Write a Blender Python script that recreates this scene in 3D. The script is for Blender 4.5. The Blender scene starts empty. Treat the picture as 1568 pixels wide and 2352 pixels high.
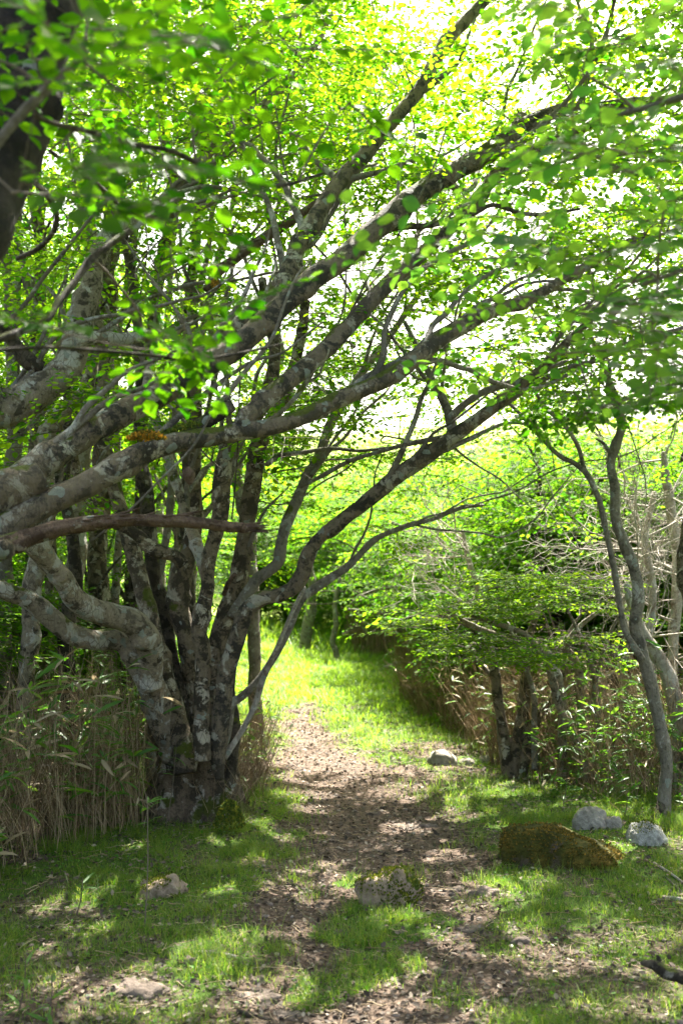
import bpy, math, random
import numpy as np
from mathutils import Vector

# ------------------------------------------------------------------ camera, world, sun
SC = bpy.context.scene
COL = SC.collection
PITCH = math.radians(4.35)
EYE = 1.6
F = 2288.0            # focal length in units of the 1568 x 2352 picture
FOCUS = 6.0
cam_d = bpy.data.cameras.new("camera")
cam = bpy.data.objects.new("camera", cam_d)
COL.objects.link(cam)
cam.location = (0, 0, EYE)
cam.rotation_euler = (math.radians(90) + PITCH, 0, 0)
cam_d.sensor_fit = 'VERTICAL'
cam_d.sensor_height = 36.0
cam_d.sensor_width = 24.0
cam_d.lens = 36.0 * F / 2352.0
cam_d.clip_end = 2000
cam_d.clip_start = 0.05
cam_d.dof.use_dof = True
cam_d.dof.focus_distance = FOCUS
cam_d.dof.aperture_fstop = 2.3
SC.camera = cam

SUN_EL, SUN_AZ = math.radians(57), math.radians(14)   # azimuth from +Y towards +X
world = bpy.data.worlds.new("World")
SC.world = world
world.use_nodes = True
wn = world.node_tree
sky = wn.nodes.new("ShaderNodeTexSky")
sky.sky_type = 'NISHITA'
sky.sun_disc = False
sky.sun_elevation = SUN_EL
sky.sun_rotation = SUN_AZ
sky.dust_density = 6.0
sky.air_density = 1.0
sky.ozone_density = 1.0
warm = wn.nodes.new("ShaderNodeMix")        # warm tint multiplied into the sky light, acting as white balance
warm.data_type = 'RGBA'
warm.blend_type = 'MULTIPLY'
warm.inputs[0].default_value = 1.0
warm.inputs[7].default_value = (1.04, 0.98, 0.86, 1)
wn.links.new(sky.outputs[0], warm.inputs[6])
wn.links.new(warm.outputs[2], wn.nodes["Background"].inputs[0])
wn.nodes["Background"].inputs[1].default_value = 0.10

sun_d = bpy.data.lights.new("sun", 'SUN')
sun_d.energy = 5.0
sun_d.angle = math.radians(0.45)
sun_d.color = (1.0, 0.95, 0.86)
sun = bpy.data.objects.new("sun", sun_d)
COL.objects.link(sun)
sdir = Vector((math.sin(SUN_AZ) * math.cos(SUN_EL), math.cos(SUN_AZ) * math.cos(SUN_EL), math.sin(SUN_EL)))
sun.rotation_euler = sdir.to_track_quat('Z', 'Y').to_euler()
sun.location = (3, 10, 20)

SC.view_settings.view_transform = 'Standard'
SC.view_settings.look = 'None'
SC.view_settings.exposure = 3.05
SC.view_settings.gamma = 1.0
SC.cycles.max_bounces = 10
SC.cycles.diffuse_bounces = 5
SC.cycles.transmission_bounces = 8
SC.cycles.transparent_max_bounces = 8
SC.cycles.use_denoising = True

# ------------------------------------------------------------------ numeric helpers
rng = np.random.default_rng(7)
CP, SP = math.cos(PITCH), math.sin(PITCH)


def P(u, v, d):
    x = (u - 784.0) / F
    y = (1176.0 - v) / F
    Y = CP - y * SP
    Z = SP + y * CP
    return np.array([x * d / Y, d, EYE + Z * d / Y])


def _hash(ix, iy, iz, seed):
    with np.errstate(over='ignore'):
        h = (ix.astype(np.uint32) * np.uint32(374761393)) ^ (iy.astype(np.uint32) * np.uint32(668265263)) ^ (iz.astype(np.uint32) * np.uint32(2147483647)) ^ np.uint32((seed * 974634777) & 0xffffffff)
        h = (h ^ (h >> np.uint32(13))) * np.uint32(1274126177)
        h = h ^ (h >> np.uint32(16))
    return (h & np.uint32(0xffff)).astype(np.float64) / 65535.0


def vnoise(p, seed=0):
    p = np.asarray(p, float)
    i = np.floor(p).astype(np.int64)
    f = p - i
    f = f * f * (3 - 2 * f)
    x, y, z = i[:, 0], i[:, 1], i[:, 2]
    r = 0
    for dx in (0, 1):
        for dy in (0, 1):
            for dz in (0, 1):
                w = (f[:, 0] if dx else 1 - f[:, 0]) * (f[:, 1] if dy else 1 - f[:, 1]) * (f[:, 2] if dz else 1 - f[:, 2])
                r = r + w * _hash(x + dx, y + dy, z + dz, seed)
    return r * 2 - 1


def fbm(p, oct=3, seed=0):
    p = np.asarray(p, float)
    a, s, r = 1.0, 1.0, 0
    for k in range(oct):
        r = r + a * vnoise(p * s + 17.3 * k, seed + k)
        a *= 0.5
        s *= 2.03
    return r


def n2(x, y, s, seed=0, oct=2):
    x = np.atleast_1d(np.asarray(x, float))
    y = np.atleast_1d(np.asarray(y, float))
    return fbm(np.stack([x * s, y * s, np.zeros_like(x) + 0.5], 1), oct, seed)


def sstep(a, b, x):
    t = np.clip((np.asarray(x, float) - a) / (b - a), 0, 1)
    return t * t * (3 - 2 * t)


# path centre line and half width as a function of y
_py = np.array([0, 2.5, 3.7, 4.6, 5.4, 6.2, 7.3, 8.6, 10.2, 12.2, 14.0, 16.0, 20.0])
_px = np.array([0.05, 0.03, 0.06, 0.12, 0.27, 0.28, 0.22, 0.00, -0.24, -0.46, -0.50, -0.45, -0.3])
_pw = np.array([0.42, 0.42, 0.42, 0.44, 0.50, 0.55, 0.54, 0.42, 0.28, 0.20, 0.05, -0.25, -0.5])


def path_d(x, y):
    """signed distance outside the path edge (negative inside)"""
    return np.abs(x - np.interp(y, _py, _px)) - np.interp(y, _py, _pw)


def H(x, y):
    x = np.atleast_1d(np.asarray(x, float))
    y = np.atleast_1d(np.asarray(y, float))
    pd = path_d(x, y)
    h = 0.018 * n2(x, y, 2.3, 1) + 0.04 * n2(x, y, 0.55, 2)
    h = h - 0.03 * (1 - sstep(-0.3, 0.35, pd))
    h = h + 0.10 * sstep(0.6, 3.5, np.abs(x)) * sstep(4, 7, y)
    # hummock on the left beyond the big tree
    h = h + 0.42 * np.exp(-(((x + 3.2) / 2.2) ** 2 + ((y - 19.5) / 3.0) ** 2))
    h = h + 0.3 * sstep(16, 30, y)
    # meadow slope rising far behind the wood
    h = h + np.maximum(y - 34, 0) * 0.235 * sstep(34, 60, y) * (1 - 0.25 * sstep(110, 230, y)) + 1.2 * n2(x, y, 0.03, 5) * sstep(40, 80, y)
    h = h + 0.05 * np.maximum(x, 0) * sstep(50, 90, y)
    return h


def H1(x, y):
    return float(H(x, y)[0])


def G(u, v):
    """ground point seen at (u, v)"""
    lo = 1.0
    for d in np.arange(1.5, 60, 0.02):
        p = P(u, v, d)
        if p[2] <= H1(p[0], d):
            return p
    return P(u, v, 60)


def mesh_obj(name, verts, quads=None, tris=None, mats=(), qmat=None, tmat=None, parent=None, smooth=True, origin=None):
    verts = np.asarray(verts, np.float64)
    if origin is not None:
        verts = verts - np.asarray(origin)
    q = np.zeros((0, 4), np.int64) if quads is None else np.asarray(quads, np.int64).reshape(-1, 4)
    t = np.zeros((0, 3), np.int64) if tris is None else np.asarray(tris, np.int64).reshape(-1, 3)
    me = bpy.data.meshes.new(name)
    me.vertices.add(len(verts))
    me.vertices.foreach_set("co", verts.astype(np.float32).ravel())
    loops = np.concatenate([q.ravel(), t.ravel()]).astype(np.int32)
    me.loops.add(len(loops))
    me.loops.foreach_set("vertex_index", loops)
    starts = np.concatenate([np.arange(len(q)) * 4, len(q) * 4 + np.arange(len(t)) * 3]).astype(np.int32)
    me.polygons.add(len(starts))
    me.polygons.foreach_set("loop_start", starts)
    mi = np.zeros(len(starts), np.int32)
    if qmat is not None:
        mi[:len(q)] = qmat
    if tmat is not None:
        mi[len(q):] = tmat
    for m in mats:
        me.materials.append(m)
    me.polygons.foreach_set("material_index", mi)
    if smooth is True:
        me.polygons.foreach_set("use_smooth", np.ones(len(starts), bool))
    me.update(calc_edges=True)
    o = bpy.data.objects.new(name, me)
    COL.objects.link(o)
    if origin is not None and parent is None:
        o.location = Vector([float(c) for c in origin])
    if parent is not None:
        o.parent = parent
    return o


def tag(o, label=None, cat=None, group=None, kind=None):
    if label:
        o["label"] = label
    if cat:
        o["category"] = cat
    if group:
        o["group"] = group
    if kind:
        o["kind"] = kind
    return o


def empty(name, loc, label, cat, group=None):
    o = bpy.data.objects.new(name, None)
    o.empty_display_size = 0.2
    COL.objects.link(o)
    o.location = Vector([float(c) for c in loc])
    return tag(o, label, cat, group)


class MB:
    """collects quads and tris into one mesh"""

    def __init__(s):
        s.v, s.q, s.t, s.qm, s.tm, s.n = [], [], [], [], [], 0

    def add(s, v, q=None, t=None, m=0):
        v = np.asarray(v, float).reshape(-1, 3)
        if q is not None and len(q):
            q = np.asarray(q).reshape(-1, 4)
            s.q.append(q + s.n)
            s.qm.append(np.full(len(q), m))
        if t is not None and len(t):
            t = np.asarray(t).reshape(-1, 3)
            s.t.append(t + s.n)
            s.tm.append(np.full(len(t), m))
        s.v.append(v)
        s.n += len(v)

    def get(s):
        c = lambda a, w: np.concatenate(a) if a else np.zeros((0, w), np.int64)
        return np.concatenate(s.v), c(s.q, 4), c(s.t, 3), (np.concatenate(s.qm) if s.qm else None), (np.concatenate(s.tm) if s.tm else None)

    def build(s, name, mats, parent=None, smooth=True, origin=None):
        v, q, t, qm, tm = s.get()
        return mesh_obj(name, v, q, t, mats, qm, tm, parent, smooth, origin)


def tubes(polys, radii, sides=4):
    """polys (K, n, 3), radii (K, n) -> verts, quads for K open tubes"""
    polys = np.asarray(polys, float)
    K, n, _ = polys.shape
    T = np.gradient(polys, axis=1)
    T /= np.linalg.norm(T, axis=2, keepdims=True) + 1e-9
    up = np.tile(np.array([0.13, 0.31, 0.94]), (K, 1))
    ax = polys[:, -1] - polys[:, 0]
    ax /= np.linalg.norm(ax, axis=1, keepdims=True) + 1e-9
    par = np.abs((ax * up).sum(1)) > 0.9
    up[par] = np.array([0.95, 0.28, 0.1])
    U = np.cross(T, up[:, None, :])
    U /= np.linalg.norm(U, axis=2, keepdims=True) + 1e-9
    V = np.cross(T, U)
    a = np.arange(sides) / sides * 2 * np.pi
    R = U[:, :, None, :] * np.cos(a)[None, None, :, None] + V[:, :, None, :] * np.sin(a)[None, None, :, None]
    verts = polys[:, :, None, :] + R * np.asarray(radii)[:, :, None, None]
    idx = np.arange(K * n * sides).reshape(K, n, sides)
    a0 = idx[:, :-1, :]
    a1 = idx[:, 1:, :]
    q = np.stack([a0, np.roll(a0, -1, 2), np.roll(a1, -1, 2), a1], -1).reshape(-1, 4)
    return verts.reshape(-1, 3), q


def catmull(pts, step):
    """pts (n, k) -> resampled Catmull-Rom, spaced about step"""
    pts = np.asarray(pts, float)
    if len(pts) < 3:
        L = np.linalg.norm(pts[-1, :3] - pts[0, :3])
        m = max(3, int(L / step))
        t = np.linspace(0, 1, m)[:, None]
        return pts[0] * (1 - t) + pts[-1] * t
    e = np.vstack([2 * pts[0] - pts[1], pts, 2 * pts[-1] - pts[-2]])
    out = []
    for i in range(1, len(e) - 2):
        L = np.linalg.norm(e[i + 1, :3] - e[i, :3])
        m = max(2, int(round(L / step)))
        t = np.linspace(0, 1, m, endpoint=False)[:, None]
        p0, p1, p2, p3 = e[i - 1], e[i], e[i + 1], e[i + 2]
        out.append(0.5 * ((2 * p1) + (-p0 + p2) * t + (2 * p0 - 5 * p1 + 4 * p2 - p3) * t ** 2 + (-p0 + 3 * p1 - 3 * p2 + p3) * t ** 3))
    out.append(pts[-1][None])
    return np.concatenate(out)


def limb_mesh(path, sides=18, step=0.035, lump=0.10, flute=0.0, seed=0, cap=True, wob=0.0):
    """path rows: x y z r -> thick, irregular bark tube"""
    c = catmull(path, step)
    p, r = c[:, :3].copy(), np.maximum(c[:, 3], 0.002)
    if wob:
        k = p.shape[0]
        t = np.arange(k) * step
        for ax in range(3):
            p[:, ax] += wob * r * (vnoise(np.stack([t * 3.1, np.full(k, seed * 1.7), np.full(k, ax * 5.1)], 1), 3))
    v, q = tubes(p[None], r[None], sides)
    n = len(p)
    v = v.reshape(n, sides, 3)
    d = v - p[:, None, :]
    nz = fbm(v.reshape(-1, 3) * 9.0, 3, seed + 11).reshape(n, sides)
    nz2 = fbm(v.reshape(-1, 3) * 3.2, 2, seed + 31).reshape(n, sides)
    nz3 = vnoise(v.reshape(-1, 3) * 34.0, seed + 3).reshape(n, sides)
    f = 1 + lump * nz + lump * 0.9 * nz2 + 0.3 * lump * nz3
    if flute:
        ang = np.arange(sides) / sides * 2 * np.pi
        f = f + flute * (np.sin(ang * 4 + seed)[None, :] * 0.6 + np.sin(ang * 7 + seed * 2)[None, :] * 0.4) * np.linspace(1, 0.3, n)[:, None]
    if c[:, 3].max() > 0.02:                      # knots and old branch scars
        kr = np.random.default_rng(seed * 13 + 5)
        ii, th = np.arange(n)[:, None] * step, (np.arange(sides) / sides * 2 * np.pi)[None]
        for _ in range(int(n * step / 0.28) + 1):
            i0, a0, w0 = kr.uniform(0, n * step), kr.uniform(0, 2 * np.pi), kr.uniform(0.02, 0.06)
            da = np.angle(np.exp(1j * (th - a0)))
            g = np.exp(-((ii - i0) / w0) ** 2 - (da / kr.uniform(0.4, 1.3)) ** 2)
            f = f + kr.uniform(0.12, 0.42) * g - 0.3 * np.exp(-((ii - i0) / (w0 * .35)) ** 2 - (da / 0.25) ** 2) * (kr.random() < 0.4)
    v = p[:, None, :] + d * f[:, :, None]
    vv = v.reshape(-1, 3)
    t = None
    if cap:
        ns = len(vv)
        vv = np.vstack([vv, p[-1] + (p[-1] - p[-2]) * 0.4 + 0 * p[-1], p[0]])
        top = np.arange(sides) + (n - 1) * sides
        bot = np.arange(sides)
        t = np.concatenate([np.stack([top, np.roll(top, -1), np.full(sides, ns)], 1), np.stack([np.roll(bot, -1), bot, np.full(sides, ns + 1)], 1)])
    return vv, q, t, np.column_stack([p, r])


# ------------------------------------------------------------------ materials
def new_mat(name):
    m = bpy.data.materials.new(name)
    m.use_nodes = True
    nt = m.node_tree
    nt.nodes.clear()
    return m, nt


def N(nt, typ, **kw):
    n = nt.nodes.new(typ)
    for k, v in kw.items():
        if k.startswith("i_"):
            key = k[2:]
            n.inputs[int(key) if key.isdigit() else key.replace("_", " ")].default_value = v
        else:
            setattr(n, k, v)
    return n


def ramp(nt, stops, src=None):
    r = nt.nodes.new("ShaderNodeValToRGB")
    e = r.color_ramp.elements
    while len(e) < len(stops):
        e.new(0.5)
    for i, (p, c) in enumerate(stops):
        e[i].position = p
        e[i].color = (*c, 1) if len(c) == 3 else c
    if src is not None:
        nt.links.new(src, r.inputs[0])
    return r


def bw(nt, lo, hi, src):
    return ramp(nt, [(lo, (0, 0, 0)), (hi, (1, 1, 1))], src)


def mixc(nt, fac, a, b, mode='MIX'):
    m = nt.nodes.new("ShaderNodeMix")
    m.data_type = 'RGBA'
    m.blend_type = mode
    for sock, val in ((m.inputs[0], fac), (m.inputs[6], a), (m.inputs[7], b)):
        if hasattr(val, "links") or hasattr(val, "is_linked"):
            nt.links.new(val, sock)
        elif isinstance(val, (int, float)):
            sock.default_value = val
        else:
            sock.default_value = (*val, 1)
    return m.outputs[2]


def math_n(nt, op, a, b=0.0):
    m = nt.nodes.new("ShaderNodeMath")
    m.operation = op
    for s, v in ((m.inputs[0], a), (m.inputs[1], b)):
        if hasattr(v, "is_linked"):
            nt.links.new(v, s)
        else:
            s.default_value = v
    return m.outputs[0]


def noise(nt, vec, scale, detail=4, rough=0.55, dist=0.0):
    n = N(nt, "ShaderNodeTexNoise")
    n.inputs["Scale"].default_value = scale
    n.inputs["Detail"].default_value = detail
    n.inputs["Roughness"].default_value = rough
    n.inputs["Distortion"].default_value = dist
    nt.links.new(vec, n.inputs["Vector"])
    return n.outputs["Fac"]


def leaf_mat(name, refl, trans, fac=0.5, spec=0.35, rough=0.45, hue=0.25):
    """refl, trans: two colours each (the leaf palette)"""
    m, nt = new_mat(name)
    geo = N(nt, "ShaderNodeNewGeometry")
    r = geo.outputs["Random Per Island"]
    c1 = ramp(nt, [(0, refl[0]), (1, refl[1])], r).outputs[0]
    c2 = ramp(nt, [(0, trans[0]), (1, trans[1])], r).outputs[0]
    bs = N(nt, "ShaderNodeBsdfPrincipled", i_Roughness=rough)
    bs.inputs["Specular IOR Level"].default_value = spec
    nt.links.new(c1, bs.inputs["Base Color"])
    tr = N(nt, "ShaderNodeBsdfTranslucent")
    nt.links.new(c2, tr.inputs[0])
    mx = N(nt, "ShaderNodeMixShader", i_0=fac)
    nt.links.new(bs.outputs[0], mx.inputs[1])
    nt.links.new(tr.outputs[0], mx.inputs[2])
    out = N(nt, "ShaderNodeOutputMaterial")
    nt.links.new(mx.outputs[0], out.inputs[0])
    return m


def bark_mat(name, base, dark, pale, pale_amt=0.5, dark_amt=0.5, moss=0.0, moss_col=(0.10, 0.12, 0.015), scale=1.0, bump=1.0, lichen=0.3, lichen_col=(0.28, 0.31, 0.27)):
    m, nt = new_mat(name)
    tc = N(nt, "ShaderNodeTexCoord")
    v = tc.outputs["Object"]
    n_med = noise(nt, v, 10 * scale, 7, 0.66, 0.4)
    n_fine = noise(nt, v, 38 * scale, 5, 0.65)
    n_big = noise(nt, v, 2.3 * scale, 3, 0.5)
    # base with fine variation
    col = ramp(nt, [(0.3, tuple(c * 0.62 for c in base)), (0.7, tuple(min(1, c * 1.3) for c in base))], n_fine).outputs[0]
    # dark weathered patches
    dm = math_n(nt, 'ADD', math_n(nt, 'MULTIPLY', n_med, 0.7), math_n(nt, 'MULTIPLY', n_fine, 0.3))
    dmask = bw(nt, 0.56 - 0.12 * dark_amt, 0.62 - 0.12 * dark_amt, dm).outputs[0]
    col = mixc(nt, dmask, col, dark)
    # pale smooth patches
    n_p = noise(nt, v, 7.5 * scale, 7, 0.66, 0.6)
    pp = math_n(nt, 'ADD', math_n(nt, 'MULTIPLY', n_p, 0.8), math_n(nt, 'MULTIPLY', n_big, 0.25))
    pmask = bw(nt, 0.66 - 0.16 * pale_amt, 0.69 - 0.16 * pale_amt, pp).outputs[0]
    pcol = ramp(nt, [(0.3, tuple(c * 0.75 for c in pale)), (0.65, pale)], n_fine).outputs[0]
    col = mixc(nt, math_n(nt, 'MULTIPLY', pmask, 0.9), col, pcol)
    # whole stretches are barer or more weathered than others
    n_z = noise(nt, v, 1.3, 3, 0.5)
    col = mixc(nt, bw(nt, 0.45, 0.62, n_z).outputs[0], col, mixc(nt, 0.35, col, tuple(c * 0.7 for c in base)))
    # fine cracks across and along the bark
    vk = N(nt, "ShaderNodeTexVoronoi", feature='DISTANCE_TO_EDGE')
    vk.inputs["Scale"].default_value = 26 * scale
    mk2 = N(nt, "ShaderNodeMapping")
    mk2.inputs["Scale"].default_value = (1.0, 1.0, 0.5)
    nt.links.new(v, mk2.inputs[0])
    nt.links.new(mk2.outputs[0], vk.inputs["Vector"])
    crack = math_n(nt, 'MULTIPLY', math_n(nt, 'LESS_THAN', vk.outputs["Distance"], 0.045), bw(nt, 0.45, 0.6, n_big).outputs[0])
    col = mixc(nt, math_n(nt, 'MULTIPLY', crack, 0.55), col, dark)
    # round lichen spots
    if lichen > 0:
        vo = N(nt, "ShaderNodeTexVoronoi")
        vo.inputs["Scale"].default_value = 13 * scale
        wv = N(nt, "ShaderNodeVectorMath", operation='ADD')
        nc = N(nt, "ShaderNodeTexNoise")
        nc.inputs["Scale"].default_value = 14 * scale
        nt.links.new(v, nc.inputs["Vector"])
        sc = N(nt, "ShaderNodeVectorMath", operation='SCALE')
        sc.inputs["Scale"].default_value = 0.11
        nt.links.new(nc.outputs["Color"], sc.inputs[0])
        nt.links.new(v, wv.inputs[0])
        nt.links.new(sc.outputs[0], wv.inputs[1])
        nt.links.new(wv.outputs[0], vo.inputs["Vector"])
        near = math_n(nt, 'LESS_THAN', vo.outputs["Distance"], 0.34)
        sel = N(nt, "ShaderNodeSeparateColor")
        nt.links.new(vo.outputs["Color"], sel.inputs[0])
        pick = math_n(nt, 'LESS_THAN', sel.outputs[0], lichen)
        lm = math_n(nt, 'MULTIPLY', math_n(nt, 'MULTIPLY', near, pick), 0.8)
        lc = ramp(nt, [(0.35, tuple(c * 0.7 for c in lichen_col)), (0.7, lichen_col)], n_fine).outputs[0]
        col = mixc(nt, lm, col, lc)
    if moss > 0:
        ge = N(nt, "ShaderNodeNewGeometry")
        sx = N(nt, "ShaderNodeSeparateXYZ")
        nt.links.new(ge.outputs["Normal"], sx.inputs[0])
        mm = math_n(nt, 'ADD', math_n(nt, 'MULTIPLY', sx.outputs[2], 0.16), noise(nt, v, 4 * scale, 5, 0.6))
        mk = bw(nt, 0.72 - 0.16 * moss, 0.76 - 0.16 * moss, mm).outputs[0]
        mc = ramp(nt, [(0.3, tuple(c * 0.5 for c in moss_col)), (0.7, moss_col)], n_fine).outputs[0]
        col = mixc(nt, mk, col, mc)
    bs = N(nt, "ShaderNodeBsdfPrincipled", i_Roughness=0.85)
    bs.inputs["Specular IOR Level"].default_value = 0.25
    nt.links.new(col, bs.inputs["Base Color"])
    mp = N(nt, "ShaderNodeMapping")
    mp.inputs["Scale"].default_value = (1, 1, 0.45)
    nt.links.new(v, mp.inputs[0])
    hb = math_n(nt, 'ADD', noise(nt, mp.outputs[0], 60 * scale, 6, 0.7), math_n(nt, 'MULTIPLY', n_med, 0.8))
    bp = N(nt, "ShaderNodeBump")
    bp.inputs["Strength"].default_value = bump
    bp.inputs["Distance"].default_value = 0.035
    nt.links.new(hb, bp.inputs["Height"])
    nt.links.new(bp.outputs[0], bs.inputs["Normal"])
    out = N(nt, "ShaderNodeOutputMaterial")
    nt.links.new(bs.outputs[0], out.inputs[0])
    return m


def island_mat(name, stops, rough=0.8, transl=0.0, tcol=None, spec=0.3):
    m, nt = new_mat(name)
    ge = N(nt, "ShaderNodeNewGeometry")
    r = ramp(nt, stops, ge.outputs["Random Per Island"])
    bs = N(nt, "ShaderNodeBsdfPrincipled", i_Roughness=rough)
    bs.inputs["Specular IOR Level"].default_value = spec
    nt.links.new(r.outputs[0], bs.inputs["Base Color"])
    out = N(nt, "ShaderNodeOutputMaterial")
    if transl > 0:
        tr = N(nt, "ShaderNodeBsdfTranslucent")
        if tcol:
            tr.inputs[0].default_value = (*tcol, 1)
        else:
            nt.links.new(r.outputs[0], tr.inputs[0])
        mx = N(nt, "ShaderNodeMixShader", i_0=transl)
        nt.links.new(bs.outputs[0], mx.inputs[1])
        nt.links.new(tr.outputs[0], mx.inputs[2])
        nt.links.new(mx.outputs[0], out.inputs[0])
    else:
        nt.links.new(bs.outputs[0], out.inputs[0])
    return m


M_LEAF = leaf_mat("leaf_canopy", ((0.030, 0.085, 0.005), (0.070, 0.15, 0.008)), ((0.05, 0.25, 0.004), (0.38, 0.60, 0.012)), 0.56, spec=0.10, rough=0.6)
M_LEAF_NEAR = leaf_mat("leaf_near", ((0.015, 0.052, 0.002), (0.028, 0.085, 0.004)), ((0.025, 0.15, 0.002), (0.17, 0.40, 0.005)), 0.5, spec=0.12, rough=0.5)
M_LEAF_VEIL = leaf_mat("leaf_veil_tint", ((0.03, 0.085, 0.025), (0.05, 0.12, 0.035)), ((0.07, 0.25, 0.02), (0.26, 0.48, 0.03)), 0.5, spec=0.25, rough=0.45)  # bluish veil of sun glare painted into the leaf colour
M_LEAF_MAPLE = leaf_mat("leaf_maple", ((0.035, 0.10, 0.008), (0.08, 0.18, 0.012)), ((0.14, 0.38, 0.008), (0.40, 0.60, 0.015)), 0.55, spec=0.12, rough=0.6)
M_LEAF_SHRUB = leaf_mat("leaf_shrub", ((0.03, 0.080, 0.007), (0.07, 0.145, 0.012)), ((0.06, 0.25, 0.006), (0.28, 0.50, 0.014)), 0.53, spec=0.08, rough=0.65)
M_BARK_MAIN = bark_mat("bark_main", (0.20, 0.155, 0.105), (0.040, 0.032, 0.022), (0.50, 0.45, 0.36), 0.52, 0.72, 0.5, lichen=0.10)
M_BARK_PALE = bark_mat("bark_pale", (0.29, 0.24, 0.175), (0.06, 0.048, 0.034), (0.52, 0.50, 0.44), 0.68, 0.42, 0.15, lichen=0.25)
M_BARK_DARK = bark_mat("bark_dark", (0.10, 0.080, 0.058), (0.024, 0.019, 0.013), (0.34, 0.31, 0.26), 0.30, 0.75, 0.45, lichen=0.08)
M_BARK_LIMB = bark_mat("bark_limb", (0.19, 0.15, 0.105), (0.036, 0.032, 0.026), (0.46, 0.43, 0.35), 0.52, 0.66, 0.42, lichen=0.16)
M_BARK_FOOT = bark_mat("bark_foot", (0.16, 0.12, 0.08), (0.045, 0.036, 0.024), (0.48, 0.44, 0.37), 0.50, 0.62, 0.7, moss_col=(0.07, 0.085, 0.01), lichen=0.08)
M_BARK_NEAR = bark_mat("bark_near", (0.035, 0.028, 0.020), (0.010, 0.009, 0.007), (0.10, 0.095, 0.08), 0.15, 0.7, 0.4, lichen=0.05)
M_BARK_GREY = bark_mat("bark_grey", (0.20, 0.175, 0.14), (0.08, 0.07, 0.055), (0.42, 0.41, 0.37), 0.5, 0.3, 0.12, lichen=0.2)
M_BARK_DEAD = bark_mat("bark_dead", (0.36, 0.32, 0.27), (0.16, 0.12, 0.09), (0.52, 0.49, 0.44), 0.6, 0.25, 0.0, lichen=0.1)
M_BARK_LOG = bark_mat("bark_log", (0.16, 0.105, 0.075), (0.05, 0.028, 0.02), (0.38, 0.33, 0.28), 0.42, 0.55, 0.1, lichen=0.15)
M_TWIG = island_mat("twig_bark", [(0, (0.06, 0.045, 0.03)), (1, (0.15, 0.12, 0.09))], 0.8)
M_TWIG_DEAD = island_mat("twig_dead", [(0, (0.20, 0.17, 0.14)), (1, (0.42, 0.38, 0.33))], 0.8)
M_STALK = island_mat("dry_stalk", [(0, (0.11, 0.07, 0.035)), (0.5, (0.30, 0.215, 0.115)), (1, (0.50, 0.40, 0.25))], 0.6, 0.3)
M_STALK_RED = island_mat("dry_stalk_red", [(0, (0.11, 0.068, 0.038)), (0.5, (0.27, 0.18, 0.10)), (1, (0.50, 0.39, 0.25))], 0.6, 0.3)
M_SASA = leaf_mat("sasa_leaf", ((0.04, 0.12, 0.02), (0.09, 0.19, 0.035)), ((0.08, 0.30, 0.01), (0.28, 0.50, 0.03)), 0.45, spec=0.35, rough=0.4)
M_SASA_DRY = island_mat("sasa_dry_leaf", [(0, (0.22, 0.15, 0.08)), (1, (0.46, 0.38, 0.24))], 0.6, 0.3)
M_GRASS = leaf_mat("grass_blade", ((0.038, 0.115, 0.008), (0.17, 0.21, 0.04)), ((0.10, 0.33, 0.005), (0.42, 0.50, 0.05)), 0.45, spec=0.3, rough=0.5)
M_GRASS_FAR = leaf_mat("grass_sunny", ((0.07, 0.15, 0.015), (0.13, 0.22, 0.03)), ((0.20, 0.42, 0.015), (0.40, 0.56, 0.03)), 0.45, spec=0.3, rough=0.5)
M_LITTER = island_mat("dead_leaf_litter", [(0, (0.026, 0.019, 0.013)), (0.45, (0.070, 0.052, 0.037)), (0.85, (0.14, 0.108, 0.080)), (1, (0.34, 0.28, 0.21))], 0.75, 0.1)
M_GRAVEL = island_mat("gravel_bits", [(0, (0.04, 0.028, 0.022)), (0.6, (0.12, 0.088, 0.068)), (1, (0.26, 0.21, 0.175))], 0.85)


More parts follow.
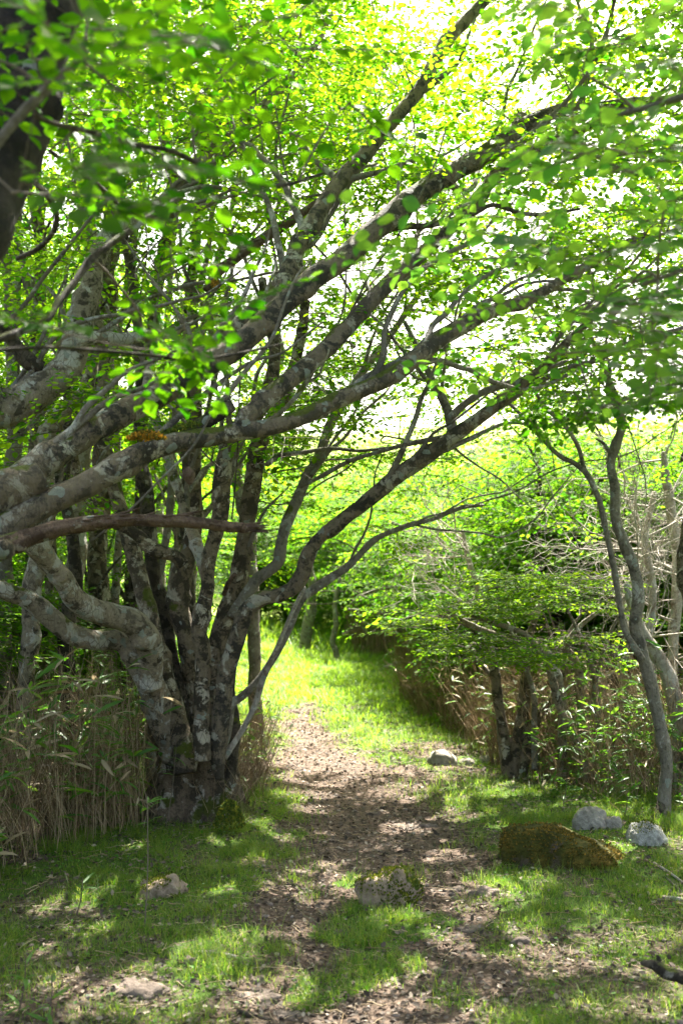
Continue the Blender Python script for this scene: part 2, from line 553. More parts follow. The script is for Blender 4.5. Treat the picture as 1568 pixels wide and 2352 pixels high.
def ground_mat():
    m, nt = new_mat("woodland_ground")
    tc = N(nt, "ShaderNodeTexCoord")
    v = tc.outputs["Object"]
    at = N(nt, "ShaderNodeAttribute", attribute_name="green")
    far = N(nt, "ShaderNodeAttribute", attribute_name="far")
    n1 = noise(nt, v, 3.5, 6, 0.65)
    n2_ = noise(nt, v, 26, 5, 0.7)
    n3 = noise(nt, v, 110, 4, 0.7)
    vo = N(nt, "ShaderNodeTexVoronoi")
    vo.inputs["Scale"].default_value = 55
    nt.links.new(v, vo.inputs["Vector"])
    sep = N(nt, "ShaderNodeSeparateColor")
    nt.links.new(vo.outputs["Color"], sep.inputs[0])
    soil = ramp(nt, [(0.0, (0.028, 0.019, 0.013)), (0.45, (0.075, 0.052, 0.038)), (0.8, (0.14, 0.102, 0.076)), (1, (0.26, 0.205, 0.16))],
                math_n(nt, 'ADD', math_n(nt, 'MULTIPLY', sep.outputs[0], 0.55), math_n(nt, 'MULTIPLY', n3, 0.45))).outputs[0]
    soil = mixc(nt, bw(nt, 0.42, 0.62, n1).outputs[0], soil, (0.15, 0.10, 0.078), 'MULTIPLY') if False else soil
    green = ramp(nt, [(0.25, (0.022, 0.045, 0.008)), (0.55, (0.055, 0.095, 0.014)), (0.8, (0.10, 0.13, 0.03))], math_n(nt, 'ADD', math_n(nt, 'MULTIPLY', n2_, 0.6), math_n(nt, 'MULTIPLY', n3, 0.4))).outputs[0]
    gm = math_n(nt, 'ADD', at.outputs["Fac"], math_n(nt, 'MULTIPLY', math_n(nt, 'SUBTRACT', n2_, 0.5), 1.1))
    gk = bw(nt, 0.42, 0.62, gm).outputs[0]
    col = mixc(nt, gk, soil, green)
    nf = noise(nt, v, 0.16, 6, 0.7)
    meadow = ramp(nt, [(0.3, (0.10, 0.16, 0.03)), (0.55, (0.22, 0.27, 0.06)), (0.75, (0.30, 0.32, 0.09))], nf).outputs[0]
    col = mixc(nt, far.outputs["Fac"], col, meadow)
    bs = N(nt, "ShaderNodeBsdfPrincipled", i_Roughness=0.95)
    bs.inputs["Specular IOR Level"].default_value = 0.15
    nt.links.new(col, bs.inputs["Base Color"])
    bp = N(nt, "ShaderNodeBump")
    bp.inputs["Strength"].default_value = 0.8
    bp.inputs["Distance"].default_value = 0.012
    hh = math_n(nt, 'ADD', math_n(nt, 'MULTIPLY', sep.outputs[1], 0.5), n2_)
    nt.links.new(hh, bp.inputs["Height"])
    nt.links.new(bp.outputs[0], bs.inputs["Normal"])
    out = N(nt, "ShaderNodeOutputMaterial")
    nt.links.new(bs.outputs[0], out.inputs[0])
    return m


def rock_mat(name, base, pale, moss_amt=0.0, moss_a=(0.05, 0.075, 0.008), moss_b=(0.26, 0.13, 0.02), side=0.0, sc=1.0):
    m, nt = new_mat(name)
    tc = N(nt, "ShaderNodeTexCoord")
    v = tc.outputs["Object"]
    nf = noise(nt, v, 45 * sc, 6, 0.7)
    nm = noise(nt, v, 9 * sc, 5, 0.65, 0.5)
    col = ramp(nt, [(0.3, base), (0.52, tuple((a + b) / 2 for a, b in zip(base, pale))), (0.66, pale)], math_n(nt, 'ADD', math_n(nt, 'MULTIPLY', nf, 0.5), math_n(nt, 'MULTIPLY', nm, 0.5))).outputs[0]
    if moss_amt > 0:
        ge = N(nt, "ShaderNodeNewGeometry")
        sx = N(nt, "ShaderNodeSeparateXYZ")
        nt.links.new(ge.outputs["Normal"], sx.inputs[0])
        so = N(nt, "ShaderNodeSeparateXYZ")
        nt.links.new(v, so.inputs[0])
        mm = math_n(nt, 'ADD', math_n(nt, 'MULTIPLY', sx.outputs[2], 0.12), noise(nt, v, 6 * sc, 5, 0.6))
        mm = math_n(nt, 'ADD', mm, math_n(nt, 'MULTIPLY', so.outputs[0], side))
        mk = bw(nt, 0.80 - 0.45 * moss_amt, 0.85 - 0.45 * moss_amt, mm).outputs[0]
        mc = ramp(nt, [(0.36, tuple(c * 0.45 for c in moss_a)), (0.5, moss_a), (0.62, moss_b)], math_n(nt, 'ADD', math_n(nt, 'MULTIPLY', noise(nt, v, 5 * sc, 3, 0.5), 0.6), math_n(nt, 'MULTIPLY', nf, 0.4))).outputs[0]
        col = mixc(nt, mk, col, mc)
    bs = N(nt, "ShaderNodeBsdfPrincipled", i_Roughness=0.92)
    bs.inputs["Specular IOR Level"].default_value = 0.2
    nt.links.new(col, bs.inputs["Base Color"])
    bp = N(nt, "ShaderNodeBump")
    bp.inputs["Strength"].default_value = 0.9
    bp.inputs["Distance"].default_value = 0.015
    nt.links.new(math_n(nt, 'ADD', nf, nm), bp.inputs["Height"])
    nt.links.new(bp.outputs[0], bs.inputs["Normal"])
    out = N(nt, "ShaderNodeOutputMaterial")
    nt.links.new(bs.outputs[0], out.inputs[0])
    return m


# ------------------------------------------------------------------ ground
def axis(lo, hi, step, far_lo, far_hi, g=1.09):
    a = list(np.arange(lo, hi + 1e-6, step))
    s = step
    while a[-1] < far_hi:
        s *= g
        a.append(a[-1] + s)
    s = step
    b = [a[0]]
    while b[-1] > far_lo:
        s *= g
        b.append(b[-1] - s)
    return np.array(b[::-1][:-1] + a)


def green_mask(x, y):
    """how grassy the ground is, 0..1"""
    pd = path_d(x, y)
    a = sstep(-0.15, 0.30, pd + 0.26 * n2(x, y, 3.0, 40, 4))
    # more bare litter in the foreground, grass tufts reaching into the path
    bare = sstep(5.4, 4.2, y) * sstep(-0.15, 0.35, n2(x, y, 1.9, 41, 3) + 0.15 - 0.25 * sstep(0.6, 1.6, x))
    a = a * (1 - 0.55 * bare)
    tuft = sstep(0.32, 0.62, n2(x, y, 1.9, 42, 3)) * sstep(6.3, 4.6, y)
    a = np.maximum(a, 0.85 * tuft)
    for (gx, gy, gr) in ((0.28, 4.95, 0.30), (0.20, 4.45, 0.22), (0.0, 4.75, 0.16), (0.42, 4.15, 0.14), (-0.15, 4.1, 0.12), (0.05, 5.6, 0.10)):
        a = np.maximum(a, 0.95 * sstep(1.2, 0.6, np.sqrt((x - gx) ** 2 + (y - gy) ** 2) / gr + 0.5 * n2(x, y, 6, 44, 2)))
    a = a * (1 - (0.5 * sstep(0.05, -0.4, n2(x, y, 3.2, 45, 3))) * sstep(8.5, 6.5, y))
    # shady bare soil on the right bank and under thickets
    a = a * (1 - 0.7 * sstep(0.1, 0.5, n2(x, y, 1.1, 43, 3)) * sstep(7.0, 8.5, y) * sstep(15, 13, y))
    a = a * (1 - 0.85 * sstep(0.0, 0.5, 6.5 - y * 0 - 5.0 - (x + 3.1)) * sstep(5.3, 6.2, y) * sstep(12, 11, y))
    return np.clip(a, 0, 1)


def build_ground():
    xs = axis(-4.5, 4.5, 0.04, -150, 150)
    ys = axis(1.5, 13.0, 0.04, -6, 260, 1.05)
    X, Y = np.meshgrid(xs, ys)
    x, y = X.ravel(), Y.ravel()
    z = H(x, y)
    near = (np.abs(x) < 5) & (y < 14)
    z[near] += 0.006 * n2(x[near], y[near], 14, 9, 2) + 0.004 * n2(x[near], y[near], 40, 10, 1)
    idx = np.arange(len(x)).reshape(X.shape)
    q = np.stack([idx[:-1, :-1], idx[:-1, 1:], idx[1:, 1:], idx[1:, :-1]], -1).reshape(-1, 4)
    o = mesh_obj("ground", np.stack([x, y, z], 1), q, mats=[ground_mat()])
    g = o.data.attributes.new("green", 'FLOAT', 'POINT')
    g.data.foreach_set("value", green_mask(x, y).astype(np.float32))
    f = o.data.attributes.new("far", 'FLOAT', 'POINT')
    f.data.foreach_set("value", sstep(28, 40, y).astype(np.float32))
    tag(o, kind="structure")


build_ground()


# ------------------------------------------------------------------ leaves and sprays
def leaf_shape(kind):
    if kind == "broad":       # eight-vertex ovate leaf folded on its midrib
        v = np.array([[0, 0, 0], [.22, .26, .05], [.52, .34, .07], [.80, .17, .03], [1.0, 0, -.08], [.80, -.17, .03], [.52, -.34, .07], [.22, -.26, .05], [.5, 0, 0.0]])
        q = np.array([[0, 8, 2, 1], [8, 4, 3, 2], [0, 7, 6, 8], [8, 6, 5, 4]])
        return v, q
    if kind == "mid":
        v = np.array([[0, 0, 0], [.30, .30, .06], [.72, .25, .04], [1.0, 0, -.06], [.72, -.25, .04], [.30, -.30, .06]])
        q = np.array([[0, 3, 2, 1], [0, 5, 4, 3]])
        return v, q
    if kind == "blade":       # long bamboo-grass leaf
        v = np.array([[0, 0, 0], [.2, .065, .02], [.5, .075, .0], [.8, .045, -.08], [1.0, 0, -.18], [.8, -.045, -.08], [.5, -.075, .0], [.2, -.065, .02], [.5, 0, -0.015]])
        q = np.array([[0, 8, 2, 1], [8, 4, 3, 2], [0, 7, 6, 8], [8, 6, 5, 4]])
        return v, q
    v = np.array([[0, 0, 0], [.48, .32, .05], [1.0, 0, -.04], [.48, -.32, .05]])
    q = np.array([[0, 3, 2, 1]])
    return v, q


def rot_from(xdir, nrm):
    """(K,3),(K,3) -> (K,3,3) columns x, y, z"""
    x = xdir / (np.linalg.norm(xdir, axis=1, keepdims=True) + 1e-9)
    y = np.cross(nrm, x)
    y /= np.linalg.norm(y, axis=1, keepdims=True) + 1e-9
    z = np.cross(x, y)
    return np.stack([x, y, z], 2)


def place_leaves(pos, xdir, nrm, size, kind):
    v, q = leaf_shape(kind)
    R = rot_from(xdir, nrm)
    V = pos[:, None, :] + np.einsum('kij,vj->kvi', R, v) * size[:, None, None]
    Q = (q[None] + (np.arange(len(pos)) * len(v))[:, None, None]).reshape(-1, 4)
    return V.reshape(-1, 3), Q


def make_spray(r, length=0.55, leaf=0.055, kind="mid", droop=0.15, flat=0.35, nside=6, sides=3):
    """one leafy twig lying mostly in the XY plane, pointing +X"""
    mb = MB()
    n = 5
    t = np.linspace(0, 1, n)
    main = np.stack([t * length, 0.05 * length * np.sin(t * 3 + r.uniform(0, 6)), -droop * length * t ** 2], 1)
    pl, ra = [main], [np.linspace(0.0028, 0.0010, n)]
    lp, lx, ln = [], [], []

    def leaves_along(pl_, step, s0):
        d = np.diff(pl_, axis=0)
        L = np.linalg.norm(d, axis=1).sum()
        k = max(2, int(L / step))
        for j in range(k + 1):
            f = (j + 0.6) / (k + 0.6)
            fi = min(f, 1.0) * (len(pl_) - 1)
            i0 = min(int(fi), len(pl_) - 2)
            p = pl_[i0] * (1 - (fi - i0)) + pl_[i0 + 1] * (fi - i0)
            tg = pl_[i0 + 1] - pl_[i0]
            tg = tg / np.linalg.norm(tg)
            sd = s0 * (1 if j % 2 else -1)
            ang = sd * r.uniform(0.6, 1.15) if j < k else r.uniform(-0.3, 0.3)
            ca, sa = math.cos(ang), math.sin(ang)
            dx = np.array([tg[0] * ca - tg[1] * sa, tg[0] * sa + tg[1] * ca, tg[2] + r.uniform(-0.35, 0.15)])
            nn = np.array([r.normal(0, flat), r.normal(0, flat), 1.0])
            lp.append(p)
            lx.append(dx)
            ln.append(nn)

    leaves_along(main, leaf * 0.75, 1)
    for k in range(nside):
        f = (k + 0.8) / (nside + 0.6)
        i0 = min(int(f * (n - 1)), n - 2)
        p = main[i0] + (main[i0 + 1] - main[i0]) * (f * (n - 1) - i0)
        a = (1 if k % 2 else -1) * r.uniform(0.6, 1.0)
        L = length * (0.62 - 0.35 * f) * r.uniform(0.8, 1.2)
        dd = np.array([math.cos(a), math.sin(a), r.uniform(-0.15, 0.25)])
        tt = np.linspace(0, 1, n)[:, None]
        sp = p + dd * L * tt + np.array([0, 0, -droop * L * 0.8]) * tt ** 2
        pl.append(sp)
        ra.append(np.linspace(0.0018, 0.0008, n))
        leaves_along(sp, leaf * 0.72, 1)
    v, q = tubes(np.array(pl), np.array(ra), sides)
    mb.add(v, q, m=0)
    lp, lx, ln = np.array(lp), np.array(lx), np.array(ln)
    sz = leaf * r.uniform(0.45, 1.3, len(lp))
    v, q = place_leaves(lp, lx, ln, sz, kind)
    mb.add(v, q, m=1)
    V, Q, _, qm, _ = mb.get()
    return V, Q, qm, len(lp)


def spray_set(seed, n, **kw):
    r = np.random.default_rng(seed)
    return [make_spray(r, **kw) for _ in range(n)]


SPRAY_MID = spray_set(1, 10, length=0.55, leaf=0.046, kind="mid")
SPRAY_BACK = spray_set(2, 6, length=0.75, leaf=0.066, kind="far", nside=7)
SPRAY_FAR = spray_set(3, 6, length=0.9, leaf=0.10, kind="far", nside=7)
SPRAY_NEAR = spray_set(4, 8, length=0.34, leaf=0.050, kind="broad", nside=4, sides=4, flat=0.5)
SPRAY_MAPLE = spray_set(5, 7, length=0.6, leaf=0.05, kind="mid", droop=0.1, flat=0.22, nside=8)


def put_sprays(mb, pts, dirs, sprays, r, scale=(0.8, 1.25), tilt=0.3):
    """vectorised copies of the sprays at pts heading along dirs"""
    if len(pts) == 0:
        return 0
    pts = np.asarray(pts)
    d = np.asarray(dirs).copy()
    K = len(pts)
    d[:, 2] = np.clip(d[:, 2], -0.3, 0.35)
    bad = np.linalg.norm(d[:, :2], axis=1) < 0.2
    a = r.uniform(0, 2 * np.pi, K)
    d[bad, 0], d[bad, 1] = np.cos(a[bad]), np.sin(a[bad])
    d /= np.linalg.norm(d, axis=1, keepdims=True)
    up = np.stack([r.normal(0, tilt, K), r.normal(0, tilt, K), np.ones(K)], 1)
    R = rot_from(d, up)
    s = r.uniform(scale[0], scale[1], K)
    w = r.integers(0, len(sprays), K)
    tot = 0
    for i, (V, Q, qm, nl) in enumerate(sprays):
        sel = np.where(w == i)[0]
        if not len(sel):
            continue
        VV = pts[sel][:, None, :] + np.einsum('kij,vj->kvi', R[sel], V) * s[sel][:, None, None]
        QQ = (Q[None] + (np.arange(len(sel)) * len(V))[:, None, None]).reshape(-1, 4)
        mb.v.append(VV.reshape(-1, 3))
        mb.q.append(QQ + mb.n)
        mb.qm.append(np.tile(qm, len(sel)))
        mb.n += len(sel) * len(V)
        tot += nl * len(sel)
    return tot


def connect(nodes, radii, targets, r, rmax=0.02, sag=0.12):
    """grow thin branches from the skeleton nodes to each target"""
    cap = len(nodes) + len(targets) * 5
    NP = np.zeros((cap, 3))
    NR = np.zeros(cap)
    n = len(nodes)
    NP[:n] = nodes
    NR[:n] = radii
    d0 = np.array([np.min(((nodes - t) ** 2).sum(1)) for t in targets])
    order = np.argsort(d0)
    polys, rads, ends = [], [], np.zeros((len(targets), 3))
    tt = np.linspace(0, 1, 6)[:, None]
    for ti in order:
        t = targets[ti]
        df = NP[:n] - t
        dist = (df ** 2).sum(1) + 0.5 * np.maximum(df[:, 2], 0) ** 2 * 2
        k = int(np.argmin(dist))
        a = NP[k]
        L = math.sqrt(((t - a) ** 2).sum())
        mid = (a + t) / 2 + r.normal(0, 0.11, 3) * L + np.array([0, 0, sag * L])
        pl = (1 - tt) ** 2 * a + 2 * (1 - tt) * tt * mid + tt ** 2 * t
        r0 = min(NR[k] * 0.75, rmax, 0.0035 + 0.009 * L)
        rr = np.linspace(r0, min(0.0028, r0), 6)
        polys.append(pl)
        rads.append(rr)
        NP[n:n + 5] = pl[1:]
        NR[n:n + 5] = rr[1:]
        n += 5
        ends[ti] = t - mid
    return np.array(polys), np.array(rads), ends


def sun_wells(mb):
    """thin the leaves where the sun comes through to the ground"""
    V, Q, _, qm, _ = mb.get()
    c = V[Q].mean(1)
    sx, sy = c[:, 0] - c[:, 2] * sdir.x / sdir.z, c[:, 1] - c[:, 2] * sdir.y / sdir.z
    nz = fbm(np.stack([sx * 6, sy * 6, sx * 0], 1), 4, 9)
    rk = np.random.default_rng(5).uniform(0, 1, len(Q)) < 0.985
    keep = np.ones(len(Q), bool)
    for wx, wy, wr in WELLS:
        wr = wr * (0.9 if wy < 6.8 else 1.05)
        keep &= ~(rk & (qm == 1) & (np.sqrt((sx - wx) ** 2 + ((sy - wy)) ** 2) < wr * (1 + (0.95 if wy < 6.8 else 1.35) * nz)))
    mb.v, mb.q, mb.qm, mb.n = [V], [Q[keep]], [qm[keep]], len(V)


class Tree:
    def __init__(s, name, label, cat, base, group=None):
        s.base = np.array(base, float)
        s.root = empty(name, base, label, cat, group)
        s.nodes, s.rad = [], []
        s.seed = int(abs(base[0] * 37 + base[1] * 11)) + 1

    thick = 1.0

    def limb(s, part, path, mat, sides=18, step=0.035, lump=0.10, flute=0.0, wob=0.3, label=None, skel=True, cap=True):
        s.seed += 1
        path = np.array(path, float)
        path[:, 3] *= s.thick
        v, q, t, c = limb_mesh(path, sides, step, lump, flute, s.seed, cap, wob)
        o = mesh_obj(part, v, q, t, [mat], parent=s.root, origin=s.base)
        if label:
            o["label"] = label
        if skel:
            k = max(1, int(0.12 / step))
            s.nodes.append(c[::k, :3])
            s.rad.append(c[::k, 3])
        return o

    def crown(s, targets, sprays, leafmat, r, twigmat=None, rmax=0.02, scale=(0.8, 1.25), tilt=0.3, part="crown", zmin_skel=None, extra=0):
        nodes, rad = np.concatenate(s.nodes), np.concatenate(s.rad)
        if zmin_skel is not None:
            k = nodes[:, 2] > zmin_skel
            nodes, rad = nodes[k], rad[k]
        mb = MB()
        polys, rads, ends = connect(nodes, rad, targets, r, rmax)
        v, q = tubes(polys, rads, 5)
        mb.add(v, q, m=0)
        nl = put_sprays(mb, targets, ends, sprays, r, scale, tilt)
        for _ in range(extra):       # more sprays along the same branches
            k = r.integers(2, 6, len(targets))
            pts = polys[np.arange(len(polys)), k]
            # polys are in sorted order, so directions are taken from them too
            dr = polys[:, -1] - polys[:, 0]
            sw = np.stack([dr[:, 1], -dr[:, 0], dr[:, 2] * 0], 1) * r.choice([-1, 1], len(dr))[:, None]
            nl += put_sprays(mb, pts, dr * 0.5 + sw, sprays, r, scale, tilt)
        sun_wells(mb)
        o = mb.build(part, [twigmat or M_TWIG, leafmat], parent=s.root, origin=s.base)
        print("crown", s.root.name, "leaves", nl)
        return o


def side_branches(tree, n, r, zmin, zmax, Lr=(0.9, 2.4), mat=None, bias=(0.45, 0.35, 0.35), rmin=0.02):
    """crooked secondary branches forking off the limbs and running on with them"""
    nodes, rad = np.concatenate(tree.nodes), np.concatenate(tree.rad)
    dirs = np.vstack([np.diff(nodes, axis=0), [[0, 0, 1]]])
    ok = np.where((nodes[:, 2] > zmin) & (nodes[:, 2] < zmax) & (rad > rmin) & (np.linalg.norm(dirs, axis=1) < 0.4))[0]
    for k in r.choice(ok, n):
        d = dirs[k] / (np.linalg.norm(dirs[k]) + 1e-9)
        L = r.uniform(*Lr)
        d = d + np.array(bias) * 0.6 + r.normal(0, 0.42, 3)
        d /= np.linalg.norm(d)
        m = int(L / 0.16) + 3
        r0 = min(rad[k] * 0.45, 0.022)
        pts = [nodes[k]]
        for i in range(m):
            d = d + r.normal(0, 0.16, 3) + np.array([0, 0, 0.02])
            d /= np.linalg.norm(d)
            pts.append(pts[-1] + d * L / m)
        pts = np.array(pts)
        rr = np.linspace(r0, 0.004, len(pts)) * (1 + r.normal(0, 0.06, len(pts)))
        tree.limb("branch", np.column_stack([pts, rr / tree.thick]), mat or M_BARK_GREY, 8, 0.045, 0.1)


def U(rows, px=True):
    """rows of (u, v, depth, radius in picture units) -> x y z r"""
    out = []
    for (u, v, d, r) in rows:
        p = P(u, v, d)
        out.append([p[0], p[1], p[2], r * d / F])
    return np.array(out)


def D(rows, d0, d1):
    """rows (u, v, r) with depth running from d0 to d1 along the length"""
    a = np.array([(r[0], r[1]) for r in rows], float)
    L = np.concatenate([[0], np.cumsum(np.linalg.norm(np.diff(a, axis=0), axis=1))])
    L /= L[-1]
    return U([(r[0], r[1], d0 + (d1 - d0) * l, r[2]) for r, l in zip(rows, L)])


def project(p):
    p = np.asarray(p)
    dy, dz = p[:, 1], p[:, 2] - EYE
    fw = dy * CP + dz * SP
    up = -dy * SP + dz * CP
    return 784 + p[:, 0] / fw * F, 1176 - up / fw * F


# openings in the leaf roof where the sky shows: (u, v, radius)
GAPS = [(700, 575, 75), (500, 800, 40), (130, 420, 75), (1010, 770, 60), (1150, 110, 70), (1090, 300, 60), (560, 650, 50), (430, 400, 45), (860, 560, 40),
        (1060, 560, 40), (60, 480, 60), (930, 960, 70), (250, 850, 45), (1090, 720, 50), (1540, 700, 45)]


# places on the ground where the sun reaches down through the leaves: (x, y, radius)
WELLS = [(-0.40, 12.4, 0.75), (-0.30, 11.3, 0.35), (0.45, 11.8, 0.40), (-0.05, 9.3, 0.50), (0.25, 8.9, 0.30), (-0.55, 9.3, 0.30), (-0.45, 14.4, 0.9), (-1.3, 16.0, 1.3), (0.1, 15.6, 0.9), (-2.4, 18.5, 1.6), (-0.4, 18.2, 1.4), (-1.2, 21.5, 1.8),
         (0.68, 5.25, 0.22), (0.95, 4.40, 0.30), (1.40, 4.25, 0.25), (-0.42, 4.55, 0.20), (-0.35, 4.15, 0.28), (-0.85, 4.0, 0.28), (0.5, 3.85, 0.2), (0.45, 6.9, 0.15), (1.5, 6.1, 0.2), (0.5, 4.8, 0.15),
         (1.25, 8.0, 0.3), (2.2, 8.0, 0.9), (3.3, 8.6, 1.0), (1.45, 9.8, 0.5), (0.25, 5.08, 0.17), (-0.98, 5.25, 0.10), (1.5, 5.95, 0.16), (-1.9, 6.1, 0.2), (1.0, 7.4, 0.15), (-0.2, 7.9, 0.2), (2.6, 9.5, 0.7), (1.6, 11.5, 0.6), (0.9, 5.45, 0.2), (-0.15, 7.4, 0.12), (0.75, 7.2, 0.16), (1.25, 5.0, 0.15), (-0.1, 6.0, 0.1), (0.2, 4.15, 0.12), (-1.2, 4.4, 0.18), (1.65, 4.7, 0.25), (0.95, 3.95, 0.15), (-0.6, 5.4, 0.08), (-0.8, 6.4, 0.08), (0.6, 6.2, 0.14), (1.9, 5.3, 0.2), (-0.1, 3.9, 0.14), (-2.2, 6.6, 0.3), (-3.0, 7.5, 0.5)]


_wr = np.random.default_rng(404)
WELLS += [(_wr.uniform(-1.6, 1.9), _wr.uniform(3.8, 8.5), _wr.uniform(0.06, 0.15)) for _ in range(46)] + [(_wr.uniform(-1.4, 1.7), _wr.uniform(3.8, 5.6), _wr.uniform(0.12, 0.24)) for _ in range(12)]


def open_gaps(t, r, strength=0.85):
    u, v = project(t)
    keep = np.ones(len(t), bool)
    sx, sy = t[:, 0] - t[:, 2] * sdir.x / sdir.z, t[:, 1] - t[:, 2] * sdir.y / sdir.z
    for wx, wy, wr in WELLS:
        if wy < 6.8 or wr < 0.16:
            continue
        keep &= ~(((sx - wx) ** 2 + (sy - wy) ** 2 < (wr + 0.15) ** 2) & (r.uniform(0, 1, len(t)) < 0.9))
    for gu, gv, gr in GAPS:
        dd = ((u - gu) ** 2 + (v - gv) ** 2) / (gr * 1.25) ** 2
        keep &= ~((dd < 1) & (r.uniform(0, 1, len(t)) < strength))
    return t[keep]


def cloud(n, lo, hi, r, cond=None, clump=0.7, thr=-0.1, seed=50):
    """clumpy random points in a box"""
    out = []
    tot = 0
    while tot < n:
        p = r.uniform(lo, hi, (n * 3, 3))
        k = vnoise(p * clump, seed) + 0.5 * vnoise(p * clump * 2.3, seed + 1) > thr
        if cond is not None:
            k &= cond(p)
        p = p[k]
        out.append(p)
        tot += len(p)
        if len(out) > 40:
            break
    return np.concatenate(out)[:n]


# ------------------------------------------------------------------ the big many-stemmed tree left of the path
R0 = np.random.default_rng(21)
b = G(455, 1868)
big = Tree("multi_stem_tree", "big many-stemmed tree with pale mottled bark rising from one mossy base left of the path", "tree", (b[0], b[1], H1(b[0], b[1])))
D0 = big.base[1]
print("D0", D0)
BM, BP, BD, BL = M_BARK_MAIN, M_BARK_PALE, M_BARK_DARK, M_BARK_LIMB
big.limb("stem", D([(424, 1830, 10), (414, 1785, 20), (402, 1730, 29), (380, 1665, 33), (355, 1590, 32), (332, 1540, 32), (305, 1500, 30), (272, 1476, 25), (220, 1474, 23), (165, 1459, 24), (115, 1424, 24), (80, 1394, 23), (45, 1371, 21), (0, 1354, 20), (-60, 1330, 19)], D0, D0 - 0.9), BP, 28, 0.02, 0.09, 0.03, label="pale leaning stem that bends into a long limb to the left")
big.limb("stem", D([(345, 1560, 26), (340, 1490, 30), (305, 1432, 30), (260, 1411, 27), (205, 1400, 26), (168, 1374, 25), (145, 1329, 25), (115, 1284, 25), (85, 1255, 26), (30, 1215, 26), (-60, 1160, 26)], 6.85, 5.6), BP, 26, 0.022, 0.09)
big.limb("stem", D([(428, 1780, 26), (420, 1720, 24), (404, 1639, 22), (384, 1568, 20), (361, 1482, 20), (347, 1425, 20), (330, 1368, 20), (318, 1311, 19), (298, 1240, 18), (280, 1180, 17), (262, 1110, 16), (245, 1040, 16), (232, 960, 15), (240, 880, 14), (235, 800, 13), (215, 700, 12)], 6.95, 7.6), BM, 20, 0.025)
big.limb("stem", D([(432, 1720, 20), (421, 1639, 19), (410, 1582, 18), (390, 1511, 17), (381, 1439, 17), (370, 1382, 17), (355, 1325, 17), (347, 1240, 16), (338, 1150, 16), (325, 1030, 15), (322, 900, 14), (318, 780, 13), (300, 640, 12), (285, 520, 10)], 7.1, 8.0), BD, 18, 0.03)
big.limb("stem", D([(461, 1800, 10), (461, 1740, 20), (456, 1696, 24), (447, 1639, 23), (444, 1582, 22), (435, 1525, 22), (427, 1454, 22), (418, 1397, 23), (415, 1340, 23), (421, 1283, 24), (440, 1235, 20), (455, 1180, 17), (448, 1110, 15), (445, 1020, 14), (452, 900, 13), (448, 780, 12), (430, 650, 10)], D0 - 0.02, 7.2), BM, 22, 0.022, flute=0.02)
big.limb("branch", D([(420, 1300, 17), (398, 1278, 15), (350, 1264, 14), (320, 1234, 13), (290, 1215, 12), (240, 1190, 11), (190, 1120, 10), (170, 1040, 9)], 6.75, 6.4), BM, 16, 0.03)
big.limb("stem", D([(470, 1740, 20), (467, 1611, 19), (464, 1554, 19), (464, 1497, 18), (458, 1454, 18), (467, 1411, 22), (475, 1354, 17), (475, 1297, 17), (487, 1240, 16), (502, 1180, 18), (508, 1110, 19), (518, 1050, 19), (545, 1000, 17), (590, 950, 16), (618, 880, 15), (630, 800, 14), (612, 730, 12), (600, 640, 10)], 6.8, 6.6), BM, 20, 0.025)
big.limb("branch", D([(474, 1330, 12), (462, 1285, 15), (448, 1240, 14), (428, 1190, 13), (404, 1110, 12), (380, 1020, 12), (355, 950, 11), (340, 860, 9)], 6.75, 7.2), BP, 16, 0.03)
big.limb("stem", D([(494, 1800, 10), (492, 1725, 22), (486, 1639, 22), (489, 1582, 21), (495, 1525, 20), (501, 1468, 22), (515, 1411, 22), (538, 1354, 21), (552, 1297, 20), (561, 1240, 19), (575, 1150, 20), (588, 1050, 20), (608, 1000, 17), (640, 930, 15), (668, 860, 13), (690, 780, 12), (700, 690, 10)], D0, 7.4), BM, 22, 0.022, flute=0.02)
big.limb("stem", D([(505, 1790, 10), (503, 1739, 18), (509, 1668, 22), (510, 1610, 21), (515, 1554, 20), (526, 1511, 20), (541, 1468, 19), (555, 1425, 19), (573, 1397, 18), (598, 1378, 17), (645, 1366, 16), (680, 1345, 17), (698, 1310, 17), (705, 1275, 17), (730, 1234, 15), (780, 1194, 16), (850, 1140, 17), (915, 1090, 18), (965, 1055, 19), (1040, 1000, 17), (1110, 950, 15), (1180, 895, 13), (1240, 850, 12), (1290, 800, 10), (1370, 720, 8)], 6.9, 6.0), BL, 22, 0.022, label="long arching stem reaching over the path")
big.limb("branch", D([(1042, 1000, 14), (1032, 950, 11), (1012, 905, 9), (985, 860, 7), (960, 800, 6), (930, 740, 5)], 6.35, 6.8), M_BARK_GREY, 12, 0.03)
big.limb("branch", D([(1032, 962, 9), (1065, 930, 9), (1110, 900, 8), (1170, 880, 8), (1225, 865, 7), (1300, 830, 5)], 6.35, 6.2), M_BARK_GREY, 12, 0.03)
big.limb("branch", D([(1020, 1003, 7), (960, 1015, 6), (880, 1035, 5), (800, 1060, 5), (735, 1095, 5), (690, 1120, 3)], 6.35, 7.2), M_BARK_GREY, 10, 0.03)
big.limb("branch", D([(900, 1028, 4), (820, 1035, 4), (760, 1030, 4), (690, 1040, 5), (640, 1048, 6), (610, 1068, 7)], 7.0, 7.0), M_BARK_GREY, 10, 0.03)
big.limb("stem", D([(530, 1420, 12), (545, 1395, 13), (583, 1340, 14), (612, 1315, 14), (640, 1285, 14), (650, 1225, 13), (665, 1180, 13), (700, 1110, 13), (735, 1050, 12), (760, 975, 11), (795, 910, 10), (850, 830, 9), (905, 760, 8), (960, 680, 7), (1030, 600, 6), (1090, 520, 5)], 7.0, 8.0), M_BARK_GREY, 16, 0.03)
